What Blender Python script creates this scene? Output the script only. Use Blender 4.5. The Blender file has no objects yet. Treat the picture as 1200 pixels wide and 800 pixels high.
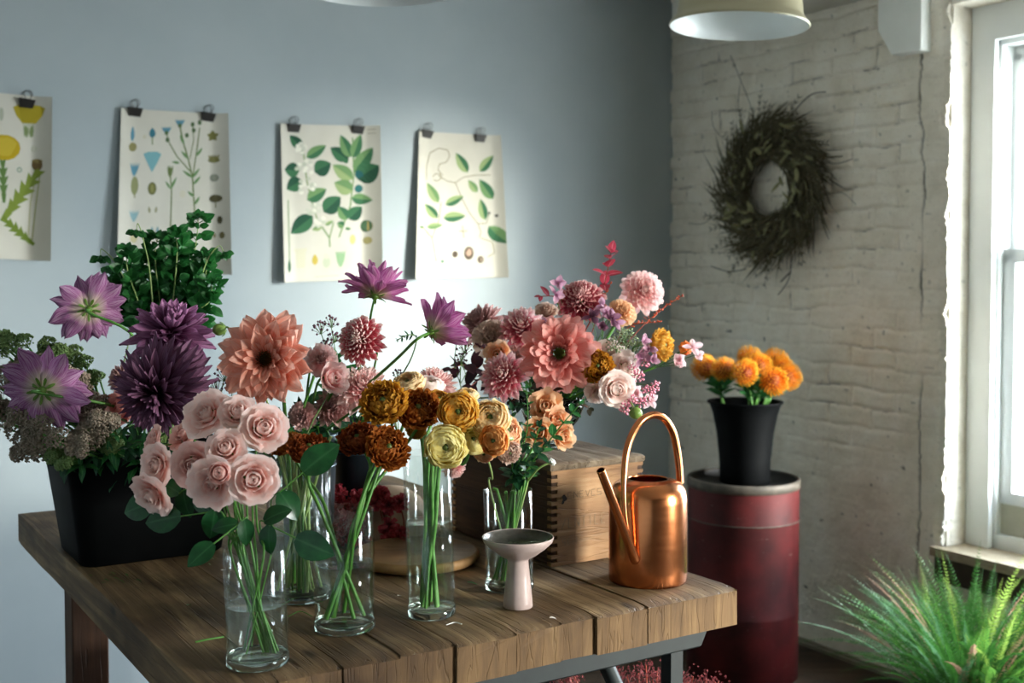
import bpy, math, random
from mathutils import Vector, Matrix, Quaternion, noise
V = Vector
rnd = random.Random(11)
SC = bpy.context.scene
COL = SC.collection
pi = math.pi

# ------------------------------------------------------------------ camera model
F, PITCH, HC = 1356.0, math.radians(2.0), 1.415
VC = 320 + F * math.tan(PITCH)
def ray(u, v):
    b = -(v - VC) / F
    return V(((u - 600) / F, math.cos(PITCH) + b * math.sin(PITCH), -math.sin(PITCH) + b * math.cos(PITCH)))
EYE = V((0, 0, HC))
def at(u, v, Y):
    d = ray(u, v)
    return EYE + d * (Y / d.y)
def on_z(u, v, z):
    d = ray(u, v)
    return EYE + d * ((z - HC) / d.z)
TZ = 0.90
def tab(u, v, z=TZ): return on_z(u, v, z)
def pxm(n, Y): return n * Y / F            # pixels to metres at a distance
CORN = V((0.693, 5.08, 0))
DS, DT = V((.5245, -.8515, 0)), V((.8515, .5245, 0))     # along the brick wall towards the viewer, outwards
DQ, DB = V((-.8515, -.5245, 0)), V((-.5245, .8515, 0))   # along the back wall leftwards, outwards
def W(s, z, t=0): return CORN + DS * s + DT * t + V((0, 0, z))
def B(q, z, t=0): return CORN + DQ * q + DB * t + V((0, 0, z))
def on_plane(u, v, p0, n):
    d = ray(u, v)
    return EYE + d * ((p0 - EYE).dot(n) / d.dot(n))
def brick(u, v, t=0):
    p = on_plane(u, v, W(0, 0, t), DT) - CORN
    return p.dot(DS), p.z
def back(u, v):
    p = on_plane(u, v, CORN, DB) - CORN
    return p.dot(DQ), p.z

cam = bpy.data.cameras.new('camera'); camo = bpy.data.objects.new('camera', cam); COL.objects.link(camo)
cam.sensor_width = 36; cam.lens = F / 1200 * 36
camo.location = EYE; camo.rotation_euler = (pi / 2 - PITCH, 0, 0)
cam.shift_y = (VC - 400) / 1200
cam.clip_start = .05
cam.dof.use_dof = True; cam.dof.focus_distance = 1.75; cam.dof.aperture_fstop = 5.6
SC.camera = camo

# ------------------------------------------------------------------ mesh helpers
def smoothstep(a, b, x):
    t = max(0, min(1, (x - a) / (b - a))); return t * t * (3 - 2 * t)
def lerp(a, b, t): return a + (b - a) * t
def frame_z(n):
    n = n.normalized(); return n.to_track_quat('Z', 'Y').to_matrix().to_4x4()

class MB:
    def __init__(s): s.v = []; s.f = []; s.uv = []; s.m = []; s.smooth = []
    def add(s, vs, fs, uvs=None, m=0, sm=True):
        o = len(s.v); s.v += [tuple(x) for x in vs]
        s.uv += uvs if uvs else [(0, 0)] * len(vs)
        for f in fs: s.f.append(tuple(i + o for i in f)); s.m.append(m); s.smooth.append(sm)
    def grid(s, P, m=0, wrap=False, sm=True, uv=None):
        nr, nc = len(P), len(P[0]); vs = [p for r in P for p in r]
        if uv is None: uv = [(j / max(1, nc - 1), i / max(1, nr - 1)) for i in range(nr) for j in range(nc)]
        fs = []
        for i in range(nr - 1):
            for j in range(nc if wrap else nc - 1):
                k = (j + 1) % nc
                fs.append((i * nc + j, i * nc + k, (i + 1) * nc + k, (i + 1) * nc + j))
        s.add(vs, fs, uv, m, sm)
    def tube(s, pts, rad, n=8, m=0, cap=True):
        pts = [V(p) for p in pts]; k = len(pts)
        if not hasattr(rad, '__len__'): rad = [rad] * k
        P = []; prev = None
        for i, p in enumerate(pts):
            t = (pts[min(i + 1, k - 1)] - pts[max(i - 1, 0)])
            if t.length < 1e-9: t = V((0, 0, 1))
            t.normalize()
            if prev is None:
                a = V((0, 0, 1)) if abs(t.z) < .9 else V((1, 0, 0)); x = t.cross(a).normalized()
            else:
                x = (prev - t * prev.dot(t)).normalized()
            prev = x; y = t.cross(x)
            P.append([p + (x * math.cos(2 * pi * j / n) + y * math.sin(2 * pi * j / n)) * rad[i] for j in range(n)])
        s.grid(P, m, wrap=True)
        if cap:
            s.add(P[0], [tuple(reversed(range(n)))], None, m, False); s.add(P[-1], [tuple(range(n))], None, m, False)
    def lathe(s, prof, n=48, m=0, c=(0, 0, 0), sm=True):
        c = V(c)
        P = [[c + V((r * math.cos(2 * pi * j / n), r * math.sin(2 * pi * j / n), z)) for j in range(n)] for r, z in prof]
        s.grid(P, m, wrap=True, sm=sm)
    def disc(s, r, z, n=48, m=0, c=(0, 0, 0), up=True):
        c = V(c); vs = [c + V((r * math.cos(2 * pi * j / n), r * math.sin(2 * pi * j / n), z)) for j in range(n)]
        s.add(vs, [tuple(range(n)) if up else tuple(reversed(range(n)))], None, m, False)
    def box(s, x0, x1, y0, y1, z0, z1, m=0, M=None):
        vs = [V((x, y, z)) for z in (z0, z1) for y in (y0, y1) for x in (x0, x1)]
        if M is not None: vs = [M @ p for p in vs]
        s.add(vs, [(0, 2, 3, 1), (4, 5, 7, 6), (0, 1, 5, 4), (2, 6, 7, 3), (0, 4, 6, 2), (1, 3, 7, 5)], None, m, False)
    def ball(s, c, r, m=0, n=6, k=4, sq=1):
        c = V(c); P = []
        for i in range(k + 1):
            a = pi * i / k; a = max(.02, min(pi - .02, a))
            P.append([c + V((r * math.sin(a) * math.cos(2 * pi * j / n), r * math.sin(a) * math.sin(2 * pi * j / n), -r * sq * math.cos(a))) for j in range(n)])
        s.grid(P, m, wrap=True)
    def xf(s, M, start=0):
        for i in range(start, len(s.v)): s.v[i] = tuple(M @ V(s.v[i]))
    def mesh(s, name, mats):
        me = bpy.data.meshes.new(name); me.from_pydata(s.v, [], s.f)
        uvl = me.uv_layers.new(name='UVMap')
        li = [0] * len(me.loops); me.loops.foreach_get('vertex_index', li)
        flat = [c for i in li for c in s.uv[i]]
        uvl.data.foreach_set('uv', flat)
        for m in (mats if isinstance(mats, (list, tuple)) else [mats]): me.materials.append(m)
        me.polygons.foreach_set('material_index', s.m); me.polygons.foreach_set('use_smooth', s.smooth)
        me.update(); return me
    def build(s, name, mats, parent=None, loc=None):
        return link(name, s.mesh(name, mats), parent, loc)

def link(name, me, parent=None, M=None):
    """link mesh data as one object; M is its matrix in world space (None = identity)"""
    o = bpy.data.objects.new(name, me); COL.objects.link(o)
    M = Matrix.Identity(4) if M is None else M
    if parent is not None:
        W_ = Matrix.Identity(4); q_ = parent
        while q_ is not None: W_ = q_.matrix_basis @ W_; q_ = q_.parent
        o.parent = parent; M = W_.inverted() @ M
    o.matrix_basis = M
    return o
def tag(o, label=None, cat=None, group=None, kind=None):
    if label: o['label'] = label
    if cat: o['category'] = cat
    if group: o['group'] = group
    if kind: o['kind'] = kind
    return o
def thing(name, loc, label, cat, group=None, rot=None):
    o = bpy.data.objects.new(name, None); COL.objects.link(o); o.empty_display_size = .03
    M = Matrix.Translation(V(loc))
    if rot is not None: M = M @ rot
    o.matrix_basis = M
    return tag(o, label, cat, group)
def copy_obj(o, parent):
    c = o.copy(); COL.objects.link(c); c.parent = parent; return c

# ------------------------------------------------------------------ materials
def hx(h):
    h = h.lstrip('#'); c = [int(h[i:i + 2], 16) / 255 for i in (0, 2, 4)]
    return tuple((x / 12.92 if x <= .04045 else ((x + .055) / 1.055) ** 2.4) for x in c) + (1,)
def newmat(name):
    m = bpy.data.materials.new(name); m.use_nodes = True; nt = m.node_tree; nt.nodes.clear()
    out = nt.nodes.new('ShaderNodeOutputMaterial'); return m, nt, out
def N(nt, typ, **kw):
    n = nt.nodes.new(typ)
    for k, v in kw.items():
        if k in n.inputs.keys() if isinstance(k, str) else False: n.inputs[k].default_value = v
        else: setattr(n, k, v)
    return n
def mapping(nt, kind='Object', scale=(1, 1, 1), rot=(0, 0, 0)):
    tc = nt.nodes.new('ShaderNodeTexCoord'); mp = nt.nodes.new('ShaderNodeMapping')
    mp.inputs['Scale'].default_value = scale; mp.inputs['Rotation'].default_value = rot
    nt.links.new(tc.outputs[kind], mp.inputs['Vector']); return mp.outputs['Vector']
def ntex(nt, vec, scale, detail=3, rough=.55, dist=0):
    n = nt.nodes.new('ShaderNodeTexNoise'); n.inputs['Scale'].default_value = scale
    n.inputs['Detail'].default_value = detail; n.inputs['Roughness'].default_value = rough
    n.inputs['Distortion'].default_value = dist
    if vec is not None: nt.links.new(vec, n.inputs['Vector'])
    return n.outputs['Fac']
def ramp(nt, fac, stops, interp='LINEAR'):
    r = nt.nodes.new('ShaderNodeValToRGB'); r.color_ramp.interpolation = interp
    e = r.color_ramp.elements
    while len(e) < len(stops): e.new(.5)
    for i, (p, c) in enumerate(stops):
        e[i].position = p; e[i].color = c if len(c) == 4 else tuple(c) + (1,)
    nt.links.new(fac, r.inputs['Fac']); return r.outputs['Color']
def mix(nt, fac, a, b, mode='MIX'):
    n = nt.nodes.new('ShaderNodeMix'); n.data_type = 'RGBA'; n.blend_type = mode
    for sock, val in ((n.inputs[0], fac), (n.inputs[6], a), (n.inputs[7], b)):
        if hasattr(val, 'links') or isinstance(val, bpy.types.NodeSocket): nt.links.new(val, sock)
        else: sock.default_value = val
    return n.outputs[2]
def math_(nt, op, a, b=0):
    n = nt.nodes.new('ShaderNodeMath'); n.operation = op
    for sock, val in ((n.inputs[0], a), (n.inputs[1], b)):
        if isinstance(val, bpy.types.NodeSocket): nt.links.new(val, sock)
        else: sock.default_value = val
    return n.outputs[0]
def bump(nt, h, strength=.3, dist=.01):
    b = nt.nodes.new('ShaderNodeBump'); b.inputs['Strength'].default_value = strength; b.inputs['Distance'].default_value = dist
    nt.links.new(h, b.inputs['Height']); return b.outputs['Normal']
def princ(nt, out, color, rough=.5, metal=0, normal=None, spec=.5, **kw):
    p = nt.nodes.new('ShaderNodeBsdfPrincipled')
    for key, val in (('Base Color', color), ('Roughness', rough), ('Metallic', metal), ('Specular IOR Level', spec)):
        if isinstance(val, bpy.types.NodeSocket): nt.links.new(val, p.inputs[key])
        else: p.inputs[key].default_value = val
    for k, v in kw.items(): p.inputs[k.replace('_', ' ')].default_value = v
    if normal is not None: nt.links.new(normal, p.inputs['Normal'])
    if out is not None: nt.links.new(p.outputs[0], out.inputs[0])
    return p
def simple(name, c1, c2=None, rough=.6, metal=0, scale=20, bmp=0, stretch=(1, 1, 1), spec=.5, detail=4):
    m, nt, out = newmat(name); c1 = hx(c1) if isinstance(c1, str) else c1
    vec = mapping(nt, 'Object', stretch); f = ntex(nt, vec, scale, detail)
    col = c1
    if c2: col = ramp(nt, f, [(.3, c1), (.7, hx(c2) if isinstance(c2, str) else c2)])
    nrm = bump(nt, f, bmp, .004) if bmp else None
    princ(nt, out, col, rough, metal, nrm, spec); return m
def petal_mat(name, base, mid, tip, streak=None, amt=0., transl=.35, vein=.25, rough=.6, mp_=.45):
    m, nt, out = newmat(name)
    uv = nt.nodes.new('ShaderNodeTexCoord').outputs['UV']
    sep = nt.nodes.new('ShaderNodeSeparateXYZ'); nt.links.new(uv, sep.inputs[0])
    col = ramp(nt, sep.outputs['Y'], [(0, hx(base)), (mp_, hx(mid)), (.97, hx(tip))])
    mp = nt.nodes.new('ShaderNodeMapping'); mp.inputs['Scale'].default_value = (9, .9, 1); nt.links.new(uv, mp.inputs['Vector'])
    oi = nt.nodes.new('ShaderNodeObjectInfo')
    f = ntex(nt, mp.outputs['Vector'], 2.0, 3)
    if streak:
        g = math_(nt, 'MULTIPLY', ramp(nt, f, [(.42, (0, 0, 0)), (.62, (1, 1, 1))]), amt)
        col = mix(nt, g, col, hx(streak))
    col = mix(nt, math_(nt, 'MULTIPLY', f, vein), col, mix(nt, 1.0, col, hx('#c8b0a8'), 'MULTIPLY'))
    p = princ(nt, None, col, rough, spec=.25, normal=bump(nt, f, .25, .002))
    tr = nt.nodes.new('ShaderNodeBsdfTranslucent'); nt.links.new(col, tr.inputs[0])
    ms = nt.nodes.new('ShaderNodeMixShader'); ms.inputs[0].default_value = transl
    nt.links.new(p.outputs[0], ms.inputs[1]); nt.links.new(tr.outputs[0], ms.inputs[2]); nt.links.new(ms.outputs[0], out.inputs[0])
    return m
def leaf_mat(name, c1, c2, rib=None, transl=.25, rough=.45):
    m, nt, out = newmat(name)
    uv = nt.nodes.new('ShaderNodeTexCoord').outputs['UV']
    sep = nt.nodes.new('ShaderNodeSeparateXYZ'); nt.links.new(uv, sep.inputs[0])
    f = ntex(nt, mapping(nt, 'Object'), 60, 3)
    col = ramp(nt, f, [(.3, hx(c1)), (.7, hx(c2))])
    if rib:
        d = math_(nt, 'ABSOLUTE', math_(nt, 'SUBTRACT', sep.outputs['X'], .5))
        col = mix(nt, ramp(nt, d, [(.0, (1, 1, 1)), (.07, (0, 0, 0))]), col, hx(rib))
    p = princ(nt, None, col, rough, spec=.4)
    tr = nt.nodes.new('ShaderNodeBsdfTranslucent'); nt.links.new(col, tr.inputs[0])
    ms = nt.nodes.new('ShaderNodeMixShader'); ms.inputs[0].default_value = transl
    nt.links.new(p.outputs[0], ms.inputs[1]); nt.links.new(tr.outputs[0], ms.inputs[2]); nt.links.new(ms.outputs[0], out.inputs[0])
    return m
def wood_mat(name, dark, mid, light, stretch=(30, 2, 30), rough=.7, bmp=.4, big=2.5, knots=True):
    m, nt, out = newmat(name)
    vec = mapping(nt, 'Object', stretch)
    g = ntex(nt, vec, 1.0, 8, .65, .6)
    col = ramp(nt, g, [(.25, hx(dark)), (.5, hx(mid)), (.75, hx(light))])
    b_ = ntex(nt, mapping(nt, 'Object'), big, 4, .6)
    col = mix(nt, ramp(nt, b_, [(.38, (.85, .85, .85)), (.56, (0, 0, 0))]), col, mix(nt, 1.0, col, hx('#7d6c5a'), 'MULTIPLY'))
    if knots:
        k = nt.nodes.new('ShaderNodeTexVoronoi'); k.inputs['Scale'].default_value = 6; nt.links.new(mapping(nt, 'Object', (1.4, .6, 1.4)), k.inputs['Vector'])
        col = mix(nt, ramp(nt, k.outputs['Distance'], [(.03, (.8, .8, .8)), (.09, (0, 0, 0))]), col, hx('#1e150d'))
    # thin cracks
    c_ = ntex(nt, mapping(nt, 'Object', (stretch[0] * 1.6, stretch[1] * .5, stretch[2] * 1.6)), 1.0, 2, .5, .3)
    cr = ramp(nt, c_, [(.485, (0, 0, 0)), (.5, (1, 1, 1)), (.515, (0, 0, 0))])
    col = mix(nt, math_(nt, 'MULTIPLY', cr, .16), col, hx('#1a120b'))
    h = math_(nt, 'SUBTRACT', g, math_(nt, 'MULTIPLY', cr, .5))
    princ(nt, out, col, rough, normal=bump(nt, h, bmp, .004), spec=.3); return m
def glass_mat(name, tint='#ffffff', base=.03, rough=.0):
    # thin blown glass wall: light passes, the surface mirrors more at grazing angles
    m, nt, out = newmat(name)
    lw = nt.nodes.new('ShaderNodeLayerWeight'); lw.inputs['Blend'].default_value = .25
    f = math_(nt, 'ADD', math_(nt, 'MULTIPLY', math_(nt, 'POWER', lw.outputs['Facing'], 2.5), .75), base)
    t = nt.nodes.new('ShaderNodeBsdfTransparent'); t.inputs[0].default_value = hx(tint)
    g = nt.nodes.new('ShaderNodeBsdfGlossy'); g.inputs['Roughness'].default_value = rough + .02; g.inputs[0].default_value = (.95, .98, 1, 1)
    ms = nt.nodes.new('ShaderNodeMixShader'); nt.links.new(f, ms.inputs[0]); nt.links.new(t.outputs[0], ms.inputs[1]); nt.links.new(g.outputs[0], ms.inputs[2])
    nt.links.new(ms.outputs[0], out.inputs[0]); return m
def solid_glass(name, color='#f4fbf8', ior=1.45, rough=0):
    m, nt, out = newmat(name)
    p = princ(nt, out, hx(color), rough, spec=.5); p.inputs['Transmission Weight'].default_value = 1; p.inputs['IOR'].default_value = ior
    return m

M = {}
# ------------------------------------------------------------------ the room
CEIL = 2.39
M['wall_paint'] = simple('grey_blue_paint', '#a5afb2', '#adb6b8', .85, scale=3, bmp=0, spec=.2)
M['white_paint'] = simple('white_paint', '#eeefea', '#e4e6e0', .6, scale=8)
M['cool_white'] = simple('window_paint', '#eff2f0', '#e6e9e7', .45, scale=6)
M['ceiling'] = simple('ceiling_paint', '#c4c2ba', '#b8b6ae', .9, scale=3)
M['floor'] = wood_mat('floor_boards', '#33281e', '#4b3b2d', '#5f4e3e', (3, 30, 30))
m, nt, out = newmat('painted_brick')
att = nt.nodes.new('ShaderNodeAttribute'); att.attribute_name = 'grime'
f1 = ntex(nt, mapping(nt, 'Object'), 9, 5, .6)
f2 = ntex(nt, mapping(nt, 'Object'), 140, 4, .7)
col = ramp(nt, f1, [(.3, hx('#e0d7c6')), (.5, hx('#ece4d5')), (.7, hx('#f2ece0'))])
col = mix(nt, ramp(nt, f2, [(.33, (.5, .5, .5)), (.4, (0, 0, 0))]), col, hx('#8d8472'))
col = mix(nt, att.outputs['Fac'], col, hx('#2e2a22'))
princ(nt, out, col, .8, normal=bump(nt, f2, .35, .004), spec=.25)
M['brick'] = m

def cross(c): return c
XL, XF = 4.6, 7.2    # room extents along the back wall and along the brick wall
def wb(mb, s0, s1, z0, z1, t0, t1, m=0):
    vs = [W(s, z, t) for z in (z0, z1) for t in (t0, t1) for s in (s0, s1)]
    mb.add(vs, [(0, 2, 3, 1), (4, 5, 7, 6), (0, 1, 5, 4), (2, 6, 7, 3), (0, 4, 6, 2), (1, 3, 7, 5)], None, m, False)
def bb(mb, q0, q1, z0, z1, t0, t1, m=0):
    vs = [B(q, z, t) for z in (z0, z1) for t in (t0, t1) for q in (q0, q1)]
    mb.add(vs, [(0, 2, 3, 1), (4, 5, 7, 6), (0, 1, 5, 4), (2, 6, 7, 3), (0, 4, 6, 2), (1, 3, 7, 5)], None, m, False)
mb = MB(); bb(mb, -.5, XL + .2, 0, 2.78, .0, .2); tag(mb.build('wall_back', M['wall_paint']), kind='structure')
mb = MB(); bb(mb, XL, XL + .2, 0, 2.78, -XF, 0); tag(mb.build('wall_left', M['wall_paint']), kind='structure')
mb = MB(); bb(mb, -.4, XL + .2, 0, 2.78, -XF - .2, -XF); tag(mb.build('wall_front', simple('dark_grey_paint', '#4a4a48', None, .9)), kind='structure')
mb = MB(); bb(mb, -.6, XL + .3, -.1, 0, -XF - .3, .3); tag(mb.build('floor', M['floor']), kind='structure')
HI = 2.78
mb = MB(); bb(mb, -.6, XL + .3, HI, HI + .1, -XF - .3, .3); tag(mb.build('ceiling', M['ceiling']), kind='structure')

# brick wall with two window openings
S0, S1 = 1.441, 2.80
ZS, ZT = .498, 2.30
S2, S3 = 4.7, 6.4
REV = .11
TH = .34
mb = MB()
wb(mb, -.2, S0 - .004, 0, 2.78, .02, TH)
wb(mb, S0, S1, 0, ZS - .005, 0, TH); wb(mb, S0, S1, ZT, 2.78, 0, TH)
wb(mb, S1, S2, 0, 2.78, 0, TH)
wb(mb, S2, S3, 0, ZS, 0, TH); wb(mb, S2, S3, ZT, 2.78, 0, TH)
wb(mb, S3, XF + .2, 0, 2.78, 0, TH)
wall_r = mb.build('wall_right', M['brick']); tag(wall_r, kind='structure')
# relief face: runs from the reveal round the ragged edge to the corner of the room
BWD, BH = .205, .0715
def relief(s, z):
    n1 = noise.noise(V((s * 9, z * 9, 1.7))); n2 = noise.noise(V((s * 9, z * 9, 8.3)))
    ss, zz = s + .014 * n1, z + .013 * n2 + .012 * noise.noise(V((s * 3.5, z * 6, 15))) + .004 * noise.noise(V((s * 30, z * 30, 4)))
    row = math.floor(zz / BH); off = 0 if row % 2 else BWD * .5
    fx = ((ss + off) / BWD) % 1; fz = (zz / BH) % 1
    dx = min(fx, 1 - fx) * BWD; dz = min(fz, 1 - fz) * BH
    m1 = noise.noise(V((s * 2.3, z * 2.3, 20)))
    mask = smoothstep(-.25, .15, m1 + .35 * smoothstep(.5, 1.0, z) - .25)
    mask = max(mask, .18) * smoothstep(.45, .85, z) * (1 - .8 * smoothstep(1.18, 1.3, s))
    mask = max(mask, .75 * smoothstep(1.25, 1.6, z) * (1 - .9 * smoothstep(1.22, 1.32, s)))
    d = min(dx * .8, dz)
    j = 1 - smoothstep(.0005, .012, d)
    jd = 1 - smoothstep(.0005, .0042, min(dx * 1.2, dz))
    h = -.0105 * j * mask
    br = noise.noise(V((math.floor((ss + off) / BWD) * 3.1, row * 1.7, 3.3)))
    h += .0065 * br * mask
    h += .005 * noise.noise(V((s * 5, z * 5, 40))) + .0022 * noise.noise(V((s * 22, z * 22, 50))) + .0012 * noise.noise(V((s * 70, z * 70, 60)))
    g = .0
    gm = noise.noise(V((s * 6, z * 9, 70))) + .3 * noise.noise(V((s * 40, z * 40, 71)))
    g += jd * mask * smoothstep(.08, .4, gm) * .75
    # small pits
    p = noise.noise(V((s * 42, z * 48, 90)))
    g += smoothstep(.60, .68, p) * .8 * (.4 + .6 * smoothstep(-.1, .3, noise.noise(V((s * 3, z * 3, 95)))))
    # long wandering crack beside the window
    cs = 1.335 + .030 * noise.noise(V((0, z * 2.2, 5))) + .010 * noise.noise(V((0, z * 14, 9))) + .004 * noise.noise(V((0, z * 50, 9)))
    dc = abs(s - cs)
    w = .0022 + .004 * max(0, noise.noise(V((2, z * 9, 7))))
    ck = (1 - smoothstep(w * .6, w * 1.8, dc)) * smoothstep(-.35, .0, noise.noise(V((5, z * 3, 12))))
    g += ck * .85; h -= ck * .006
    return h, min(1, g)
step = .005
pts = [('r', t) for t in [REV + .02 - i * .006 for i in range(int((REV + .02) / .006) + 1)]]
ns = int(S0 / step)
pts += [('f', S0 - i * step) for i in range(ns + 1)] + [('f', -.01)]
nz = int(2.78 / step)
rows = []; gr = []
for k in range(nz + 1):
    z = k * step
    row_ = []
    e1 = .012 * noise.noise(V((9, z * 3, 2))) + .022 * max(0, noise.noise(V((3, z * 9, 5)))) + .010 * max(0, noise.noise(V((7, z * 27, 5)))) + .004 * noise.noise(V((3, z * 90, 5)))
    for kind, a in pts:
        if kind == 'r':
            sh = -.006 * noise.noise(V((a * 20, z * 12, 33))) - .002 * noise.noise(V((a * 90, z * 90, 3)))
            fz = (z / BH) % 1; dz = min(fz, 1 - fz) * BH
            sh += .003 * (1 - smoothstep(.001, .01, dz))
            nr = smoothstep(.05, 0, a)
            s = S0 - .001 - abs(sh) + (-abs(e1) * 1.2) * nr
            t = a
            gg = .25 * smoothstep(.5, .62, noise.noise(V((a * 40, z * 40, 77))))
        else:
            h, gg = relief(a, z)
            nr = smoothstep(.05, 0, S0 - a)
            s = a - abs(e1) * 1.2 * nr
            t = -h + .012 * nr * nr
            gg *= 1 - .5 * nr
        row_.append(W(s, z, t)); gr.append(gg)
    rows.append(row_)
mb = MB(); mb.grid(rows)
o = mb.build('brick_face', M['brick'], wall_r)
a_ = o.data.attributes.new('grime', 'FLOAT', 'POINT'); a_.data.foreach_set('value', gr)

# skirting strip at the foot of the brick wall, corbel at the ceiling
mb = MB(); wb(mb, .0, S1, 0, .012, -.03, .0); wb(mb, .0, S1, .012, .02, -.016, 0)
tag(mb.build('baseboard_right', simple('baseboard_paint', '#8a8272', '#6f6757', .7)), kind='structure')
# beam end with a cut corner, fixed below the ceiling at the brick wall
sA = brick(1092, 40)[0]; sB = brick(1043, 40)[0]
zb = brick(1088, 60)[1]; 
mb = MB()
tB = -.34
P0 = []
prof = [(-.0, CEIL), (-.0, zb), (tB + .07, zb), (tB, zb + .07), (tB, CEIL)]
sa_, sb_ = brick(1091, 30)[0], brick(1056, 30)[0]
zb2 = brick(1090, 61)[1]
prof = [(sb_ - .06, CEIL), (sb_ - .06, zb2 + .10), (sb_ - .0, zb2 + .005), (sa_, zb2), (sa_, CEIL)]
fr = [W(s, z, -.05) for s, z in prof]; bk = [W(s, z, .02) for s, z in prof]
mb.add(fr + bk, [(0, 1, 2, 3, 4), (9, 8, 7, 6, 5)] + [(i, i + 5, (i + 1) % 5 + 5, (i + 1) % 5) for i in range(5)], None, 0, False)
o = mb.build('trim_1', M['white_paint']); tag(o, kind='structure')
bv = o.modifiers.new('b', 'BEVEL'); bv.width = .004; bv.segments = 2

# unseen box added behind the table to throw shadow on the back wall
kx, ky = V((-.75, 3.445, 0)), None
u_, w_ = V((.908, -.419, 0)), V((-.419, -.908, 0)); mb = MB()
vs_ = [kx + u_ * a + w_ * b + V((0, 0, z)) for z in (0, .76) for b in (0, .34) for a in (0, .45)]
mb.add(vs_, [(0, 2, 3, 1), (4, 5, 7, 6), (0, 1, 5, 4), (2, 6, 7, 3), (0, 4, 6, 2), (1, 3, 7, 5)], None, 0, False)
tag(mb.build('trim_6', M['wall_paint']), kind='structure')
# boxed soffit along the brick wall
mb = MB(); wb(mb, .42, S1 + .5, CEIL, 2.775, -.34, .012)
tag(mb.build('trim_5', M['ceiling']), kind='structure')
# windows
M['pane'] = glass_mat('window_glass', '#f4f8fa', .03)
M['panel'] = simple('insert_panel', '#b9b6a4', '#aeab99', .7)
def window(n, s0, s1, seen):
    root = bpy.data.objects.new('window_%d' % n, None); COL.objects.link(root); root.matrix_basis = Matrix.Translation(W(s0, ZS, .15)); tag(root, kind='structure')
    if seen:
        c1 = brick(1163, 300, REV)[0]; c2 = brick(1173, 300, .15)[0]; g1 = brick(1190, 300, .15)[0]
        zh = brick(1163, 46, REV)[1]; z_m0 = brick(1180, 308, .15)[1]; z_m1 = brick(1180, 291, .15)[1]
        zg0 = brick(1195, 579, .15)[1]; zr0 = brick(1185, 592, .15)[1]; zp0 = brick(1185, 628, .15)[1]
        window.d = (c1 - s0, c2 - s0, g1 - s0, zh, z_m0, z_m1, zg0, zr0, zp0)
    a, b, c, zh, z_m0, z_m1, zg0, zr0, zp0 = window.d
    mb = MB()   # casing: two sides and head, with a raised inner bead
    for x0, x1 in ((s0 - .0, s0 + a), (s1 - a, s1)): wb(mb, x0, x1, ZS, zh, REV, REV + .03)
    wb(mb, s0, s1, zh, ZT, REV, REV + .03)
    for x0, x1 in ((s0 + a - .012, s0 + a + .004), (s1 - a - .004, s1 - a + .012)): wb(mb, x0, x1, ZS, zh + .012, REV - .008, REV + .01)
    wb(mb, s0 + a - .012, s1 - a + .012, zh - .004, zh + .012, REV - .008, REV + .01)
    mb.build('casing', M['cool_white'], root)
    mb = MB()   # jamb lining and sash stops
    for x0, x1 in ((s0 + a - .01, s0 + a + .012), (s1 - a - .012, s1 - a + .01)): wb(mb, x0, x1, ZS, zh, REV + .02, .27)
    wb(mb, s0 + a, s1 - a, zh - .02, zh + .02, REV + .02, .27)
    for x0, x1 in ((s0, s0 + a), (s1 - a, s1)): wb(mb, x0, x1, ZS, ZT, .2, .3)
    wb(mb, s0, s1, zh, ZT, .2, .3)
    mb.build('jamb', M['cool_white'], root)
    def sash(name, z0, z1, t, railb, railt):
        m2 = MB(); st = c - b
        x0, x1 = s0 + b, s1 - b
        wb(m2, x0, x0 + st, z0, z1, t, t + .035); wb(m2, x1 - st, x1, z0, z1, t, t + .035)
        wb(m2, x0, x1, z0, z0 + railb, t, t + .035); wb(m2, x0, x1, z1 - railt, z1, t, t + .035)
        xm = (x0 + x1) / 2
        o2 = m2.build(name, M['cool_white'], root); bv = o2.modifiers.new('b', 'BEVEL'); bv.width = .003; bv.segments = 2
        m3 = MB(); wb(m3, x0 + st - .005, x1 - st + .005, z0 + railb - .005, z1 - railt + .005, t + .014, t + .018)
        m3.build('pane', M['pane'], o2)
    sash('lower_sash', zr0, z_m1, .15, zg0 - zr0, z_m1 - z_m0)
    sash('upper_sash', z_m0 + .005, zh - .02, .19, .04, .05)
    mb = MB(); wb(mb, s0 + b, s1 - b, zp0 - .01, zr0, .155, .185); mb.build('insert_panel', M['panel'], root)
    mb = MB(); wb(mb, s0 + a, s1 - a, ZS, zp0, .13, .25); mb.build('bottom_rail', M['cool_white'], root)
    return root
window(1, S0, S1, True); window(2, S2, S3, False)
M['sill'] = simple('sill_wood', '#a8997f', '#8d7d64', .55, scale=30, stretch=(1, 1, 4))
M['sill_front'] = simple('sill_front_wood', '#2a2018', '#3d2f23', .8, scale=25, bmp=.4)
for nn, (s0, s1) in enumerate(((S0, S1), (S2, S3))):
    mb = MB(); wb(mb, s0 - .03, s1 + .03, ZS - .03, ZS, -.035, .0); wb(mb, s0, s1, ZS - .03, ZS, -.001, .3)
    wb(mb, s0 - .02, s1 + .02, ZS - .115, ZS - .031, -.022, .0, 1)
    tag(mb.build('trim_%d' % (nn + 2), [M['sill'], M['sill_front']]), kind='structure')

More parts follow.
